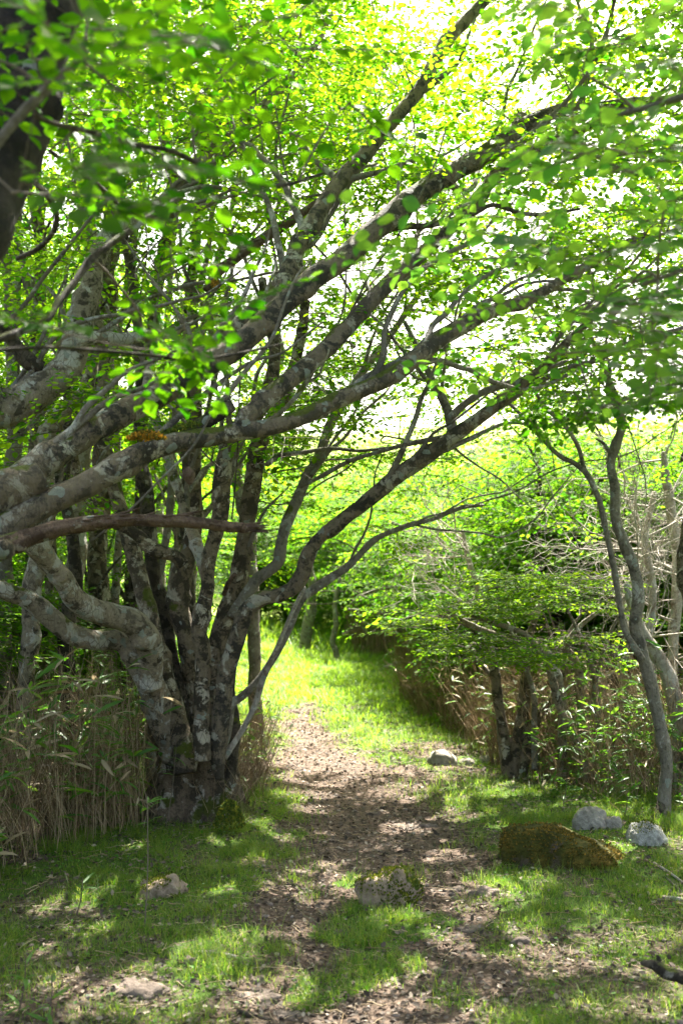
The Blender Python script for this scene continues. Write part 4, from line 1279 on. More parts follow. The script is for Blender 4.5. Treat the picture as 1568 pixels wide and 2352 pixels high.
b2 = G(1560, 1855)
t = Tree("peeling_tree", "tree with pale peeling bark leaning behind the slim tree at the right edge", "tree", (b2[0], b2[1] + 0.35, H1(b2[0], b2[1])))
t.limb("trunk", D([(1556, 1880, 19), (1560, 1819, 17), (1556, 1730, 16), (1550, 1644, 16), (1536, 1564, 16), (1506, 1510, 14), (1480, 1464, 12), (1455, 1400, 10), (1440, 1340, 8)], b2[1] + 0.35, b2[1] + 0.9), M_BARK_DEAD, 18, 0.02, 0.15)
t.limb("stem", D([(1600, 1880, 30), (1580, 1800, 26), (1590, 1700, 24), (1600, 1600, 20), (1590, 1450, 16), (1570, 1300, 14), (1585, 1150, 12), (1610, 1000, 9)], b2[1] + 0.3, b2[1] + 0.8), M_BARK_MAIN, 16, 0.03, 0.12)


def twiggy(root_tree, starts, r, n2_=4, n3_=3, mat=None, L0=0.9, part="dead_twigs"):
    """leafless recursive twigs"""
    mb = MB()
    level = [(np.array(p), np.array(d, float) / np.linalg.norm(d), L0 * r.uniform(0.7, 1.2), 0.010) for p, d in starts]
    for lev in range(4):
        nxt, pl, ra = [], [], []
        for p, d, L, rr in level:
            n = 6
            pts = [p]
            dd = d.copy()
            for k in range(n - 1):
                dd = dd + r.normal(0, 0.22, 3) + np.array([0, 0, 0.05])
                dd /= np.linalg.norm(dd)
                pts.append(pts[-1] + dd * L / (n - 1))
            pts = np.array(pts)
            pl.append(pts)
            ra.append(np.linspace(rr, rr * 0.45, n))
            for c in range([5, 4, 3, 0][lev]):
                k = r.integers(1, n)
                nd = dd * 0.7 + r.normal(0, 0.6, 3)
                nd /= np.linalg.norm(nd)
                nxt.append((pts[k], nd, L * r.uniform(0.45, 0.75), rr * 0.55))
        v, q = tubes(np.array(pl), np.array(ra), [6, 5, 4, 3][lev])
        mb.add(v, q)
        level = nxt
    return mb.build(part, [mat or M_TWIG_DEAD], parent=root_tree.root, origin=root_tree.base)


# leafless grey shrubs behind the slim tree
for lab, (u, v), d, pts in (
        ("leafless grey shrub tangled behind the slim tree, nearest the right edge", (1548, 1840), 9.0, [(1548, 1700, 13), (1540, 1500, 12), (1555, 1350, 12), (1545, 1200, 12), (1528, 1100, 10), (1520, 1040, 6)]),
        ("leafless grey shrub between the brown bamboo grass and the slim tree", (1400, 1790), 10.0, [(1400, 1700, 10), (1420, 1560, 10), (1440, 1400, 9), (1470, 1270, 8), (1450, 1180, 6)]),
        ("leafless grey shrub poking out above the layered bright leaves", (1120, 1640), 10.6, [(1150, 1640, 8), (1130, 1500, 8), (1110, 1400, 7), (1080, 1300, 6), (1060, 1220, 5)]),
        ("leafless pale shrub with wide-spread twigs directly behind the upper slim tree", (1500, 1640), 8.4, [(1500, 1640, 11), (1490, 1480, 10), (1500, 1350, 9), (1480, 1240, 8), (1500, 1130, 6)])):
    pth = D(pts, d, d + 0.3)
    x0, y0 = pth[0, 0], pth[0, 1]
    t = Tree("bare_shrub", lab, "shrub", (x0, y0, H1(x0, y0)), group="leafless grey shrubs")
    pth = np.vstack([[[x0, y0, H1(x0, y0) - 0.05, pth[0, 3]]], pth])
    t.limb("trunk", pth, M_BARK_DEAD, 12, 0.03)
    st = []
    for k in range(9):
        f = R5.uniform(0.35, 1.0) * (len(pth) - 1)
        i0 = min(int(f), len(pth) - 2)
        p = pth[i0, :3] + (pth[i0 + 1, :3] - pth[i0, :3]) * (f - i0)
        st.append((p, (R5.normal(-0.5, 0.7), R5.normal(-0.1, 0.4), R5.uniform(-0.1, 0.8))))
    twiggy(t, st, R5)

# ------------------------------------------------------------------ clump with layered leaves, right of the path
bc = G(1185, 1786)
BDX = BD
t = Tree("layered_tree", "low tree with clumped mossy trunks and flat layered bright leaves, right of the path", "tree", (bc[0], bc[1], H1(bc[0], bc[1])))
d = bc[1]
t.limb("stem", D([(1180, 1810, 22), (1182, 1775, 17), (1192, 1700, 15), (1205, 1620, 13), (1208, 1560, 11), (1212, 1480, 9), (1235, 1400, 7), (1260, 1320, 5)], d, d + 0.3), BM, 16, 0.03)
t.limb("stem", D([(1195, 1810, 16), (1200, 1760, 12), (1215, 1690, 11), (1238, 1640, 10), (1262, 1612, 8), (1290, 1560, 6)], d - 0.1, d + 0.1), BM, 14, 0.03)
t.limb("stem", D([(1168, 1810, 16), (1160, 1740, 13), (1148, 1640, 11), (1135, 1560, 10), (1125, 1500, 8), (1080, 1440, 6), (1010, 1410, 5)], d, d + 0.2), BM, 14, 0.03)
t.limb("stem", D([(1352, 1810, 13), (1345, 1770, 11), (1320, 1694, 10), (1285, 1625, 9), (1260, 1540, 8), (1240, 1500, 8), (1200, 1455, 7), (1120, 1425, 6), (1030, 1395, 4)], d - 0.35, d - 0.7), BP, 14, 0.03)
t.limb("stem", D([(1290, 1790, 12), (1290, 1640, 11), (1284, 1584, 11), (1262, 1515, 11), (1232, 1478, 9), (1170, 1465, 8), (1100, 1445, 7), (1020, 1400, 4)], d - 0.1, d - 0.5), BP, 14, 0.03)
t.limb("stem", D([(1320, 1800, 11), (1325, 1680, 10), (1334, 1575, 10), (1322, 1519, 9), (1300, 1485, 8), (1330, 1440, 6), (1380, 1400, 4)], d + 0.3, d), BP, 14, 0.03)

for (u0, u1, tl, rr_) in ((1225, 1190, 1500, 7), (1240, 1300, 1470, 6), (1305, 1270, 1480, 6), (1375, 1330, 1460, 7), (1410, 1450, 1480, 6), (1150, 1100, 1520, 6), (1330, 1400, 1450, 6)):
    vb = R5.uniform(1740, 1790)
    t.limb("stem", D([(u0, vb + 20, rr_ + 1), (u0 + R5.normal(0, 6), vb - 80, rr_), ((u0 + u1) / 2 + R5.normal(0, 10), vb - 170, rr_ - 1), (u1, tl, rr_ - 2), (u1 + (u1 - u0) * 0.7, tl - 70, 2.5)], d + R5.uniform(-0.2, 0.7), d + R5.uniform(-0.2, 0.6)), R5.choice([BP, M_BARK_GREY, BM]), 10, 0.04, wob=0.9)


def layers(n, r, fn):
    return np.array([fn(r) for _ in range(n)])


def lay(r):
    k = r.integers(0, 5)
    u = r.uniform([930, 1060, 1000, 1080, 1130][k], [1250, 1420, 1340, 1400, 1330][k])
    vc = [1400, 1375, 1455, 1500, 1330][k] + (abs(u - 1200)) * 0.10
    return P(u, vc + r.normal(0, 9), r.uniform(d - 1.1, d + 0.5))


t.crown(layers(210, R5, lay), SPRAY_MAPLE, M_LEAF_MAPLE, R5, rmax=0.010, zmin_skel=1.1, scale=(0.6, 0.95), tilt=0.10)

t = Tree("dark_trunk_clump", "dark mossy trunks half hidden in brown bamboo grass behind the layered tree", "tree", (2.3, 9.4, H1(2.3, 9.4)))
for rows in ([(1268, 1790, 18), (1262, 1700, 16), (1258, 1640, 15), (1270, 1560, 12), (1300, 1480, 9)], [(1290, 1790, 14), (1300, 1680, 13), (1320, 1600, 11), (1345, 1560, 10), (1400, 1535, 9), (1470, 1530, 8), (1568, 1515, 6)],
             [(1380, 1720, 15), (1400, 1600, 14), (1412, 1530, 13), (1430, 1450, 11), (1400, 1360, 8)], [(1440, 1700, 12), (1420, 1580, 11), (1380, 1540, 10), (1320, 1550, 8), (1250, 1590, 6)]):
    t.limb("stem", D(rows, 9.2, 9.6), BD, 14, 0.04)
tg = open_gaps(cloud(110, (1.6, 8.6, 1.3), (5.2, 11.5, 2.9), R5, None, 1.1, -0.1, 140), R5)
t.crown(tg, SPRAY_MAPLE, M_LEAF_SHRUB, R5, rmax=0.010, zmin_skel=0.8, scale=(0.7, 1.1), tilt=0.2, extra=1)

# ------------------------------------------------------------------ background trees from a few models
def tree_model(name, seed, h, cr, n, bark, leaf, sprays, stems=3, low=0.25, bare=0):
    r = np.random.default_rng(seed)
    t = Tree(name, "x", "tree", (0, 0, 0))
    for k in range(stems):
        a = r.uniform(0, 2 * np.pi)
        rr = cr * r.uniform(0.25, 0.6)
        pth = [[0.08 * math.cos(a), 0.08 * math.sin(a), -0.15, 0.09], [0.12 * rr * math.cos(a), 0.12 * rr * math.sin(a), h * 0.18, 0.07]]
        for f in (0.4, 0.6, 0.8, 0.95):
            pth.append([rr * f * math.cos(a) + r.normal(0, 0.12), rr * f * math.sin(a) + r.normal(0, 0.12), h * f, 0.07 * (1.05 - f)])
        t.limb("trunk", np.array(pth), bark, 10, 0.12, lump=0.12)
    pts = []
    while len(pts) < n:
        p = r.uniform(-1, 1, 3)
        q = np.linalg.norm(p)
        if q > 1 or q < 0.35:
            continue
        w = np.array([p[0] * cr, p[1] * cr, h * (low + (1 - low) * (p[2] * 0.5 + 0.5))])
        if vnoise(w[None] * 0.9, seed)[0] + 0.5 * vnoise(w[None] * 2, seed + 1)[0] < 0.0:
            continue
        pts.append(w)
    t.crown(np.array(pts), sprays, leaf, r, rmax=0.02, extra=1, tilt=0.35)
    return t.root


def copy_tree(o, loc, rz, sc, label, group):
    c = o.copy()
    COL.objects.link(c)
    c.location = Vector([float(k) for k in loc])
    c.rotation_euler = (0, 0, rz)
    c.scale = (sc, sc, sc)
    c["label"] = label
    c["group"] = group
    for ch in list(o.children):
        k = ch.copy()
        COL.objects.link(k)
        k.parent = c
    return c


models = {
    "a": tree_model("round_tree", 11, 4.2, 1.9, 190, M_BARK_GREY, M_LEAF_SHRUB, SPRAY_BACK),
    "b": tree_model("bushy_tree", 12, 3.4, 1.7, 170, BD, M_LEAF_SHRUB, SPRAY_BACK, stems=5, low=0.08),
    "c": tree_model("tall_tree", 13, 8.5, 2.4, 170, M_BARK_GREY, M_LEAF, SPRAY_FAR, stems=2, low=0.32),
    "d": tree_model("spreading_tree", 14, 4.8, 2.6, 200, BD, M_LEAF_SHRUB, SPRAY_FAR, stems=2, low=0.30),
    "e": tree_model("undergrowth_bush", 15, 1.9, 1.2, 170, BD, M_LEAF_SHRUB, SPRAY_MAPLE, stems=6, low=0.0),
}
RB = np.random.default_rng(88)
GR = {
    "right": ("green trees in the thicket right of the path", "leafy green tree in the thicket behind the brown bamboo grass right of the path"),
    "rightmid": ("bushy trees above the right bamboo grass", "low bushy tree rising directly behind the brown bamboo grass on the right"),
    "end": ("trees at the far end of the glade", "green tree closing off the far end of the sunlit glade"),
    "left": ("tall trees deep in the wood on the left", "tall leafy tree deep in the wood behind the many-stemmed tree"),
    "lowleft": ("dark bushes behind the left bamboo grass", "dark low bush behind the dry bamboo grass on the left"),
    "slope": ("trees at the foot of the meadow slope", "round tree at the foot of the bright meadow slope"),
    "top": ("tall tree on the right", "tall tree rising behind the leafless grey shrubs on the right"),
}
plan = [
    # model, x, y, scale, group
    ("b", 2.9, 12.0, 1.1, "rightmid"), ("b", 3.6, 12.6, 1.2, "rightmid"), ("a", 5.6, 11.4, 0.95, "rightmid"), ("b", 3.9, 12.4, 0.95, "rightmid"), ("b", 2.6, 13.8, 0.90, "rightmid"), ("b", 5.0, 12.2, 1.0, "rightmid"), ("e", 2.3, 12.6, 1.0, "rightmid"), ("e", 4.4, 10.2, 1.1, "rightmid"),
    ("a", 3.3, 15.5, 0.92, "right"), ("a", 4.9, 14.8, 0.95, "right"), ("b", 2.6, 16.8, 1.05, "right"), ("d", 2.9, 19.0, 0.90, "right"), ("a", 4.7, 18.0, 1.0, "right"), ("a", 6.5, 16.5, 1.0, "right"),
    ("b", 2.4, 20.2, 1.15, "right"), ("a", 6.2, 20.5, 1.0, "right"), ("b", 2.0, 22.6, 1.2, "right"), ("d", 4.2, 23.0, 0.98, "right"), ("a", 8.4, 19.5, 1.0, "right"), ("a", 8.0, 24, 1.0, "right"),
    ("d", 1.2, 26.5, 0.95, "end"), ("a", 2.8, 28.0, 1.1, "end"), ("a", 5.5, 28.5, 1.1, "end"), ("d", -0.6, 29.5, 0.95, "end"), ("a", -2.6, 30.5, 1.1, "end"), ("b", 0.2, 31, 1.5, "end"), ("a", -4.8, 28.0, 1.2, "end"),
    ("e", 1.6, 24.5, 1.2, "end"), ("e", 0.4, 28.0, 1.3, "end"), ("e", -1.6, 31.0, 1.5, "end"), ("e", 2.6, 23.5, 1.2, "end"),
    ("c", -5.4, 13.5, 0.9, "left"), ("c", -3.6, 16.5, 0.85, "left"), ("c", -5.6, 18.0, 1.0, "left"), ("c", -8.2, 17, 1.0, "left"), ("d", -4.6, 21.5, 1.1, "left"), ("d", -7.5, 23, 1.3, "left"),
    ("b", -3.9, 9.8, 0.85, "lowleft"), ("b", -2.9, 11.0, 0.75, "lowleft"), ("b", -5.0, 11.0, 1.0, "lowleft"), ("e", -2.4, 9.8, 1.0, "lowleft"), ("e", -3.4, 8.4, 1.0, "lowleft"), ("b", -3.6, 13.4, 1.0, "lowleft"),
    ("c", 7.3, 13.5, 0.9, "top"),
]
for i in range(16):
    plan.append((RB.choice(["a", "d", "b"]), RB.uniform(-22, 26), RB.uniform(38, 60), RB.uniform(0.9, 1.5), "slope"))
first = {}
cnt = {}
for (m_, x, y, s_, g) in plan:
    gr, lab = GR[g]
    kind = {"a": "round", "b": "bushy", "c": "tall", "d": "spreading", "e": "small"}[m_]
    copy_tree(models[m_], (x, y, H1(x, y)), RB.uniform(0, 6.28), s_ * RB.uniform(0.93, 1.07), lab, gr)
for o in models.values():       # the models themselves are not part of the place
    for ch in list(o.children):
        bpy.data.objects.remove(ch)
    bpy.data.objects.remove(o)

# the two trunks at the head of the path and the overhanging foliage there
RE = np.random.default_rng(99)
for lab, rows, dd in (("stout short-trunked tree at the far end of the path, left of the thinner one", [(697, 1508, 15), (700, 1470, 13), (708, 1430, 12), (716, 1380, 10), (712, 1300, 8)], 22.5),
                      ("thin bent tree at the far end of the path, right of the stouter one", [(776, 1526, 9), (770, 1500, 7), (764, 1478, 6), (772, 1440, 6), (770, 1390, 5), (780, 1330, 4)], 20.5)):
    pth = D(rows, dd, dd)
    z0 = H1(pth[0, 0], dd)
    t = Tree("glade_tree", lab, "tree", (pth[0, 0], dd, z0))
    pth[:, 2] += (z0 - 0.05) - pth[0, 2]
    t.limb("trunk", pth, M_BARK_GREY, 14, 0.08)
    c = pth[-1, :3]
    tg = cloud(170, c + np.array([-2.6, -2.5, -0.9]), c + np.array([2.6, 2.0, 2.2]), RE, lambda p: p[:, 2] > 1.35 + 0.3 * vnoise(p, 5), 0.9, -0.1, 150)
    tg = open_gaps(tg, RE)
    t.crown(tg, SPRAY_BACK, M_LEAF_SHRUB, RE, rmax=0.03, extra=1, scale=(0.8, 1.2))
# arching bushes that close over the middle of the path
t = Tree("arching_tree", "shady tree on the right bank whose boughs arch low over the far path", "tree", (2.6, 15.2, H1(2.6, 15.2)))
for rows in ([(1170, 1560, 9), (1120, 1480, 9), (1040, 1420, 8), (960, 1412, 7), (880, 1408, 5), (800, 1400, 3)], [(1180, 1560, 9), (1100, 1440, 8), (1000, 1370, 7), (900, 1350, 5), (820, 1370, 3)], [(1180, 1560, 10), (1120, 1400, 8), (1000, 1250, 6), (900, 1200, 4)]):
    t.limb("stem", D(rows, 15.0, 14.5), M_BARK_GREY, 12, 0.06)
tg = screen_cloud(330, (780, 1130, 1130, 1450), 13.0, 17.0, RE, lambda u, v, r: v < 1445 - max(0, 860 - u) * 0.4 and v > 1120 + max(0, 900 - u) * 1.0, -0.25, 7)
tg = open_gaps(tg, RE)
t.crown(tg, SPRAY_BACK, M_LEAF_SHRUB, RE, rmax=0.015, scale=(0.7, 1.1), extra=1)


# ------------------------------------------------------------------ bamboo grass thickets
def in_poly(x, y, poly):
    inside = np.zeros(len(x), bool)
    n = len(poly)
    for i in range(n):
        x1, y1 = poly[i]
        x2, y2 = poly[(i + 1) % n]
        c = ((y1 > y) != (y2 > y)) & (x < (x2 - x1) * (y - y1) / (y2 - y1 + 1e-12) + x1)
        inside ^= c
    return inside


def thicket(name, label, poly, n, hmean, r, stalk_mat, nleaf, leaf_len=0.13, lean=(0, 0), front=None, cat="bamboo grass", dry=0.15, tilt=0.12, frontfall=1.2, rad=0.0017):
    poly = np.array(poly)
    lo, hi = poly.min(0), poly.max(0)
    xs, ys = [], []
    while sum(map(len, xs)) < n:
        x = r.uniform(lo[0], hi[0], n * 3)
        y = r.uniform(lo[1], hi[1], n * 3)
        k = in_poly(x, y, poly)
        if front is not None:
            fy = np.interp(x, front[0], front[1])
            k &= r.uniform(0, 1, len(x)) < np.exp(-(y - fy) / frontfall) + 0.12
        k &= r.uniform(0, 1, len(x)) < 0.55 + 0.9 * n2(x, y, 2.5, 200, 2)
        xs.append(x[k])
        ys.append(y[k])
    x, y = np.concatenate(xs)[:n], np.concatenate(ys)[:n]
    z = H(x, y)
    m = 6
    t = np.linspace(0, 1, m)
    hgt = hmean * (1 + 0.30 * n2(x, y, 1.6, 210, 3)) * r.uniform(0.35, 1.15, n)
    a = r.uniform(0, 2 * np.pi, n)
    ln = np.abs(r.normal(0, tilt, n))
    dx, dy = np.cos(a) * ln + lean[0] * r.uniform(0.3, 1.4, n), np.sin(a) * ln + lean[1] * r.uniform(0.3, 1.4, n)
    dx = dx + 0.16 * n2(x, y, 1.8, 230, 2)
    dy = dy + 0.16 * n2(x, y, 1.8, 240, 2)
    b = r.normal(0, 0.05, (n, 2))
    PL = np.zeros((n, m, 3))
    PL[:, :, 0] = x[:, None] + dx[:, None] * hgt[:, None] * t ** 1.3 + b[:, :1] * np.sin(t * 5 + 1)[None]
    PL[:, :, 1] = y[:, None] + dy[:, None] * hgt[:, None] * t ** 1.3 + b[:, 1:] * np.sin(t * 4)[None]
    PL[:, :, 2] = z[:, None] - 0.02 + hgt[:, None] * t
    RR = (0.6 + 1.3 * r.uniform(0, 1, n) ** 2)[:, None] * rad * np.linspace(1.15, 0.5, m)[None]
    mb = MB()
    v, q = tubes(PL, RR, 3)
    mb.add(v, q, m=0)
    # short side shoots
    k = r.integers(0, n, int(n * 0.8))
    f = r.integers(2, m, len(k))
    p0 = PL[k, f]
    L = r.uniform(0.08, 0.3, len(k))
    aa = r.uniform(0, 2 * np.pi, len(k))
    dd = np.stack([np.cos(aa) * 0.6, np.sin(aa) * 0.6, r.uniform(0.2, 1.0, len(k))], 1) * L[:, None]
    s = np.linspace(0, 1, 3)
    sp = p0[:, None, :] + dd[:, None, :] * s[None, :, None]
    v, q = tubes(sp, np.full((len(k), 3), rad * 0.55), 3)
    mb.add(v, q, m=0)
    # leaves in small fans near the tops
    nf = int(nleaf)
    k = r.integers(0, n, nf)
    f = np.clip(r.beta(3.2, 1.3, nf) * (m - 1), 0, m - 1.001)
    i0 = f.astype(int)
    p = PL[k, i0] + (PL[k, i0 + 1] - PL[k, i0]) * (f - i0)[:, None]
    fan = 3
    P3 = np.repeat(p, fan, 0)
    base_a = np.repeat(r.uniform(0, 2 * np.pi, nf), fan) + np.tile([-0.7, 0.0, 0.7], nf) + r.normal(0, 0.2, nf * fan)
    xd = np.stack([np.cos(base_a), np.sin(base_a), r.uniform(-0.4, 0.8, nf * fan)], 1)
    nn = np.stack([r.normal(0, .5, nf * fan), r.normal(0, .5, nf * fan), np.ones(nf * fan)], 1)
    sz = leaf_len * r.uniform(0.55, 1.25, nf * fan)
    isdry = r.uniform(0, 1, nf * fan) < dry
    for sel, mi in ((~isdry, 1), (isdry, 2)):
        if sel.any():
            v, q = place_leaves(P3[sel], xd[sel], nn[sel], sz[sel], "blade")
            mb.add(v, q, m=mi)
    o = mb.build(name, [stalk_mat, M_SASA, M_SASA_DRY])
    return tag(o, label, cat, kind="stuff")


RT = np.random.default_rng(101)
thicket("bamboo_grass", "tall dry bamboo grass with fresh green blades left of the big tree",
        [(-6, 4.9), (-2.7, 5.1), (-2.0, 5.45), (-1.70, 6.05), (-1.32, 6.85), (-1.42, 7.7), (-2.0, 8.6), (-3.0, 9.2), (-6, 9.2)],
        6800, 0.97, RT, M_STALK, 2100, 0.19, tilt=0.26, front=([-6, -2.7, -2.0, -1.70, -1.32, 0], [4.9, 5.1, 5.45, 6.05, 6.85, 7.5]), dry=0.3)
thicket("bamboo_grass", "reddish dry bamboo grass along the right side of the path, leaning towards it",
        [(0.78, 15.5), (0.95, 12.3), (1.22, 10.6), (1.34, 9.0), (1.55, 8.5), (2.6, 8.3), (3.4, 10.5), (3.2, 15.5)],
        4600, 0.84, RT, M_STALK_RED, 1100, 0.12, tilt=0.28, rad=0.0021, lean=(-0.13, 0), front=([0.7, 0.95, 1.34, 2.6], [13.5, 12.0, 8.9, 8.3]), dry=0.5, frontfall=3.0)
thicket("bamboo_grass", "brown bamboo grass with many fresh green blades behind the mossy boulder",
        [(1.6, 8.3), (1.92, 7.45), (2.5, 7.25), (6, 7.2), (6, 10.5), (3.0, 10)],
        3000, 0.82, RT, M_STALK_RED, 1900, 0.13, tilt=0.28, rad=0.002, lean=(-0.08, 0), front=([1.6, 1.92, 2.5, 6], [8.3, 7.45, 7.25, 7.2]), dry=0.12)
thicket("twiggy_undergrowth", "thin reddish stems crowding the right foot of the big tree",
        [(-0.98, 7.0), (-0.72, 7.05), (-0.62, 8.2), (-0.75, 10.2), (-1.2, 10.2), (-1.2, 7.4)],
        520, 0.62, RT, M_STALK_RED, 40, 0.11, lean=(0.25, -0.05), cat="undergrowth", dry=0.2, tilt=0.2, rad=0.0018)
thicket("bamboo_grass", "distant band of brown bamboo grass at the far end of the path",
        [(0.3, 22.3), (1.4, 20.0), (1.9, 20), (2.6, 26), (0.0, 25.5)],
        1500, 1.25, RT, M_STALK, 200, 0.16, lean=(0, 0), dry=0.2, rad=0.006)
thicket("bamboo_grass", "low young green bamboo grass shoots in front of the brown thicket",
        [(1.45, 7.6), (1.9, 6.9), (2.6, 6.6), (2.9, 7.1), (2.0, 7.5), (1.6, 8.2)],
        90, 0.22, RT, M_STALK, 85, 0.10, cat="bamboo grass", dry=0.05)


# ------------------------------------------------------------------ grass, litter, gravel
def blades(n, x0, x1, y0, y1, r, h0, h1, w, seed, mask_pow=1.0, dens=None):
    xs, ys = [], []
    tot = 0
    while tot < n:
        x = r.uniform(x0, x1, n * 2)
        y = y0 + (y1 - y0) * r.uniform(0, 1, n * 2)
        g = green_mask(x, y) ** mask_pow
        k = r.uniform(0, 1, len(x)) < g * (0.12 + 0.88 * sstep(-0.35, 0.5, n2(x, y, 7, seed, 4)))
        if dens is not None:
            k &= r.uniform(0, 1, len(x)) < dens(x, y)
        xs.append(x[k])
        ys.append(y[k])
        tot += k.sum()
    x, y = np.concatenate(xs)[:n], np.concatenate(ys)[:n]
    z = H(x, y)
    h = r.uniform(h0, h1, n) * (0.55 + 1.1 * sstep(-0.5, 0.6, n2(x, y, 3, seed + 3, 2)))
    a = r.uniform(0, 2 * np.pi, n)
    h = h * np.where(r.uniform(0, 1, n) < 0.05, 2.0, 1.0)
    bend = np.abs(r.normal(0.9, 0.5, n)) * h
    dx, dy = np.cos(a), np.sin(a)
    wx, wy = -dy * w, dx * w
    V = np.zeros((n, 5, 3))
    V[:, 0] = np.stack([x - wx, y - wy, z - 0.004], 1)
    V[:, 1] = np.stack([x + wx, y + wy, z - 0.004], 1)
    V[:, 2] = np.stack([x + dx * bend * 0.35 + wx * .8, y + dy * bend * 0.35 + wy * .8, z + h * 0.6], 1)
    V[:, 3] = np.stack([x + dx * bend * 0.35 - wx * .8, y + dy * bend * 0.35 - wy * .8, z + h * 0.6], 1)
    V[:, 4] = np.stack([x + dx * bend, y + dy * bend, z + h * 0.95], 1)
    i = np.arange(n)[:, None] * 5
    return V.reshape(-1, 3), i + np.array([0, 1, 2, 3]), i + np.array([3, 2, 4])


RG = np.random.default_rng(111)
mb = MB()
v, q, t_ = blades(210000, -3.2, 3.2, 3.0, 8.0, RG, 0.010, 0.042, 0.0012, 300)
mb.add(v, q, t_)
v, q, t_ = blades(60000, -2.6, 3.4, 7.5, 13.0, RG, 0.012, 0.05, 0.002, 310)
mb.add(v, q, t_)
tag(mb.build("grass", [M_GRASS]), kind="stuff")
mb = MB()
v, q, t_ = blades(110000, -7, 3.2, 12.0, 24.0, RG, 0.03, 0.10, 0.004, 320)
mb.add(v, q, t_)
v, q, t_ = blades(30000, -10, 6, 22.0, 36.0, RG, 0.10, 0.3, 0.012, 330)
mb.add(v, q, t_)
tag(mb.build("grass", [M_GRASS_FAR]), kind="stuff")

# fallen leaves and bark chips
n = 125000
y = 3.0 + 11.0 * RG.uniform(0, 1, n) ** 1.3
x = RG.uniform(-1, 1, n) * (0.6 + y * 0.42)
k = RG.uniform(0, 1, n) < 1.0 - 0.72 * green_mask(x, y) * sstep(-0.3, 0.35, n2(x, y, 4, 300, 3))
x, y = x[k], y[k]
n = len(x)
pos = np.stack([x, y, H(x, y) + RG.uniform(0.002, 0.016, n)], 1)
xd = np.stack([RG.normal(0, 1, n), RG.normal(0, 1, n), RG.normal(0, .25, n)], 1)
nn = np.stack([RG.normal(0, .6, n), RG.normal(0, .6, n), np.ones(n)], 1)
v, q = place_leaves(pos, xd, nn, (0.006 + 0.030 * RG.uniform(0, 1, n) ** 2.2) * (1 + 0.07 * np.maximum(y - 6, 0)), "mid")
tag(mesh_obj("leaf_litter", v, q, mats=[M_LITTER], smooth=False), kind="stuff")


# small round-leaved weeds among the grass
n = 9000
y = 3.1 + 9.0 * RG.uniform(0, 1, n) ** 1.5
x = RG.uniform(-1, 1, n) * (0.6 + y * 0.42)
k = (RG.uniform(0, 1, n) < green_mask(x, y)) & (n2(x, y, 2.6, 500, 3) > 0.0)
x, y = x[k], y[k]
n = len(x)
pos = np.stack([x, y, H(x, y) + RG.uniform(0.012, 0.04, n)], 1)
xd = np.stack([RG.normal(0, 1, n), RG.normal(0, 1, n), RG.normal(0.1, .3, n)], 1)
nn = np.stack([RG.normal(0, .4, n), RG.normal(0, .4, n), np.ones(n)], 1)
v, q = place_leaves(pos, xd, nn, RG.uniform(0.010, 0.026, n), "mid")
tag(mesh_obj("weeds", v, q, mats=[M_SASA]), kind="stuff")
# dead straw blades and tiny twigs on the ground
n = 7000
y = 3.1 + 9.0 * RG.uniform(0, 1, n) ** 1.5
x = RG.uniform(-1, 1, n) * (0.6 + y * 0.42)
a = RG.uniform(0, np.pi, n)
L = RG.uniform(0.02, 0.11, n) * RG.uniform(0.5, 1.3, n)
t3 = np.linspace(-0.5, 0.5, 4)
pl = np.stack([x[:, None] + np.cos(a)[:, None] * L[:, None] * t3, y[:, None] + np.sin(a)[:, None] * L[:, None] * t3, (H(x, y) + 0.008)[:, None] + RG.uniform(0, 0.010, (n, 4))], 2)
v, q = tubes(pl, (RG.uniform(0.0006, 0.0022, n))[:, None] * np.ones((1, 4)), 4)
tag(mesh_obj("twig_litter", v, q, mats=[M_STALK]), kind="stuff")


def pebbles(n, r, smin, smax, cond=None):
    ico = np.array([[0, 0, 1], [.894, 0, .447], [.276, .851, .447], [-.724, .526, .447], [-.724, -.526, .447], [.276, -.851, .447], [.724, .526, -.447], [-.276, .851, -.447], [-.894, 0, -.447], [-.276, -.851, -.447], [.724, -.526, -.447], [0, 0, -1]])
    f = np.array([[0, 1, 2], [0, 2, 3], [0, 3, 4], [0, 4, 5], [0, 5, 1], [1, 6, 2], [2, 7, 3], [3, 8, 4], [4, 9, 5], [5, 10, 1], [2, 6, 7], [3, 7, 8], [4, 8, 9], [5, 9, 10], [1, 10, 6], [6, 11, 7], [7, 11, 8], [8, 11, 9], [9, 11, 10], [10, 11, 6]])
    y = 3.0 + 10.5 * r.uniform(0, 1, n) ** 1.6
    x = r.uniform(-1, 1, n) * (0.5 + y * 0.4)
    k = r.uniform(0, 1, n) < 1.0 - 0.93 * green_mask(x, y)
    x, y = x[k], y[k]
    n = len(x)
    s = smin + (smax - smin) * r.uniform(0, 1, n) ** 4
    V = ico[None] * (1 + r.normal(0, 0.18, (n, 12, 1)))
    V = V * np.stack([r.uniform(.7, 1.3, n), r.uniform(.7, 1.3, n), r.uniform(.3, .7, n)], 1)[:, None] * s[:, None, None]
    V = V + np.stack([x, y, H(x, y) + s * 0.15], 1)[:, None]
    return V.reshape(-1, 3), (f[None] + (np.arange(n) * 12)[:, None, None]).reshape(-1, 3)


v, t_ = pebbles(14000, RG, 0.003, 0.020)
tag(mesh_obj("gravel", v, None, t_, mats=[M_GRAVEL], smooth=False), kind="stuff")


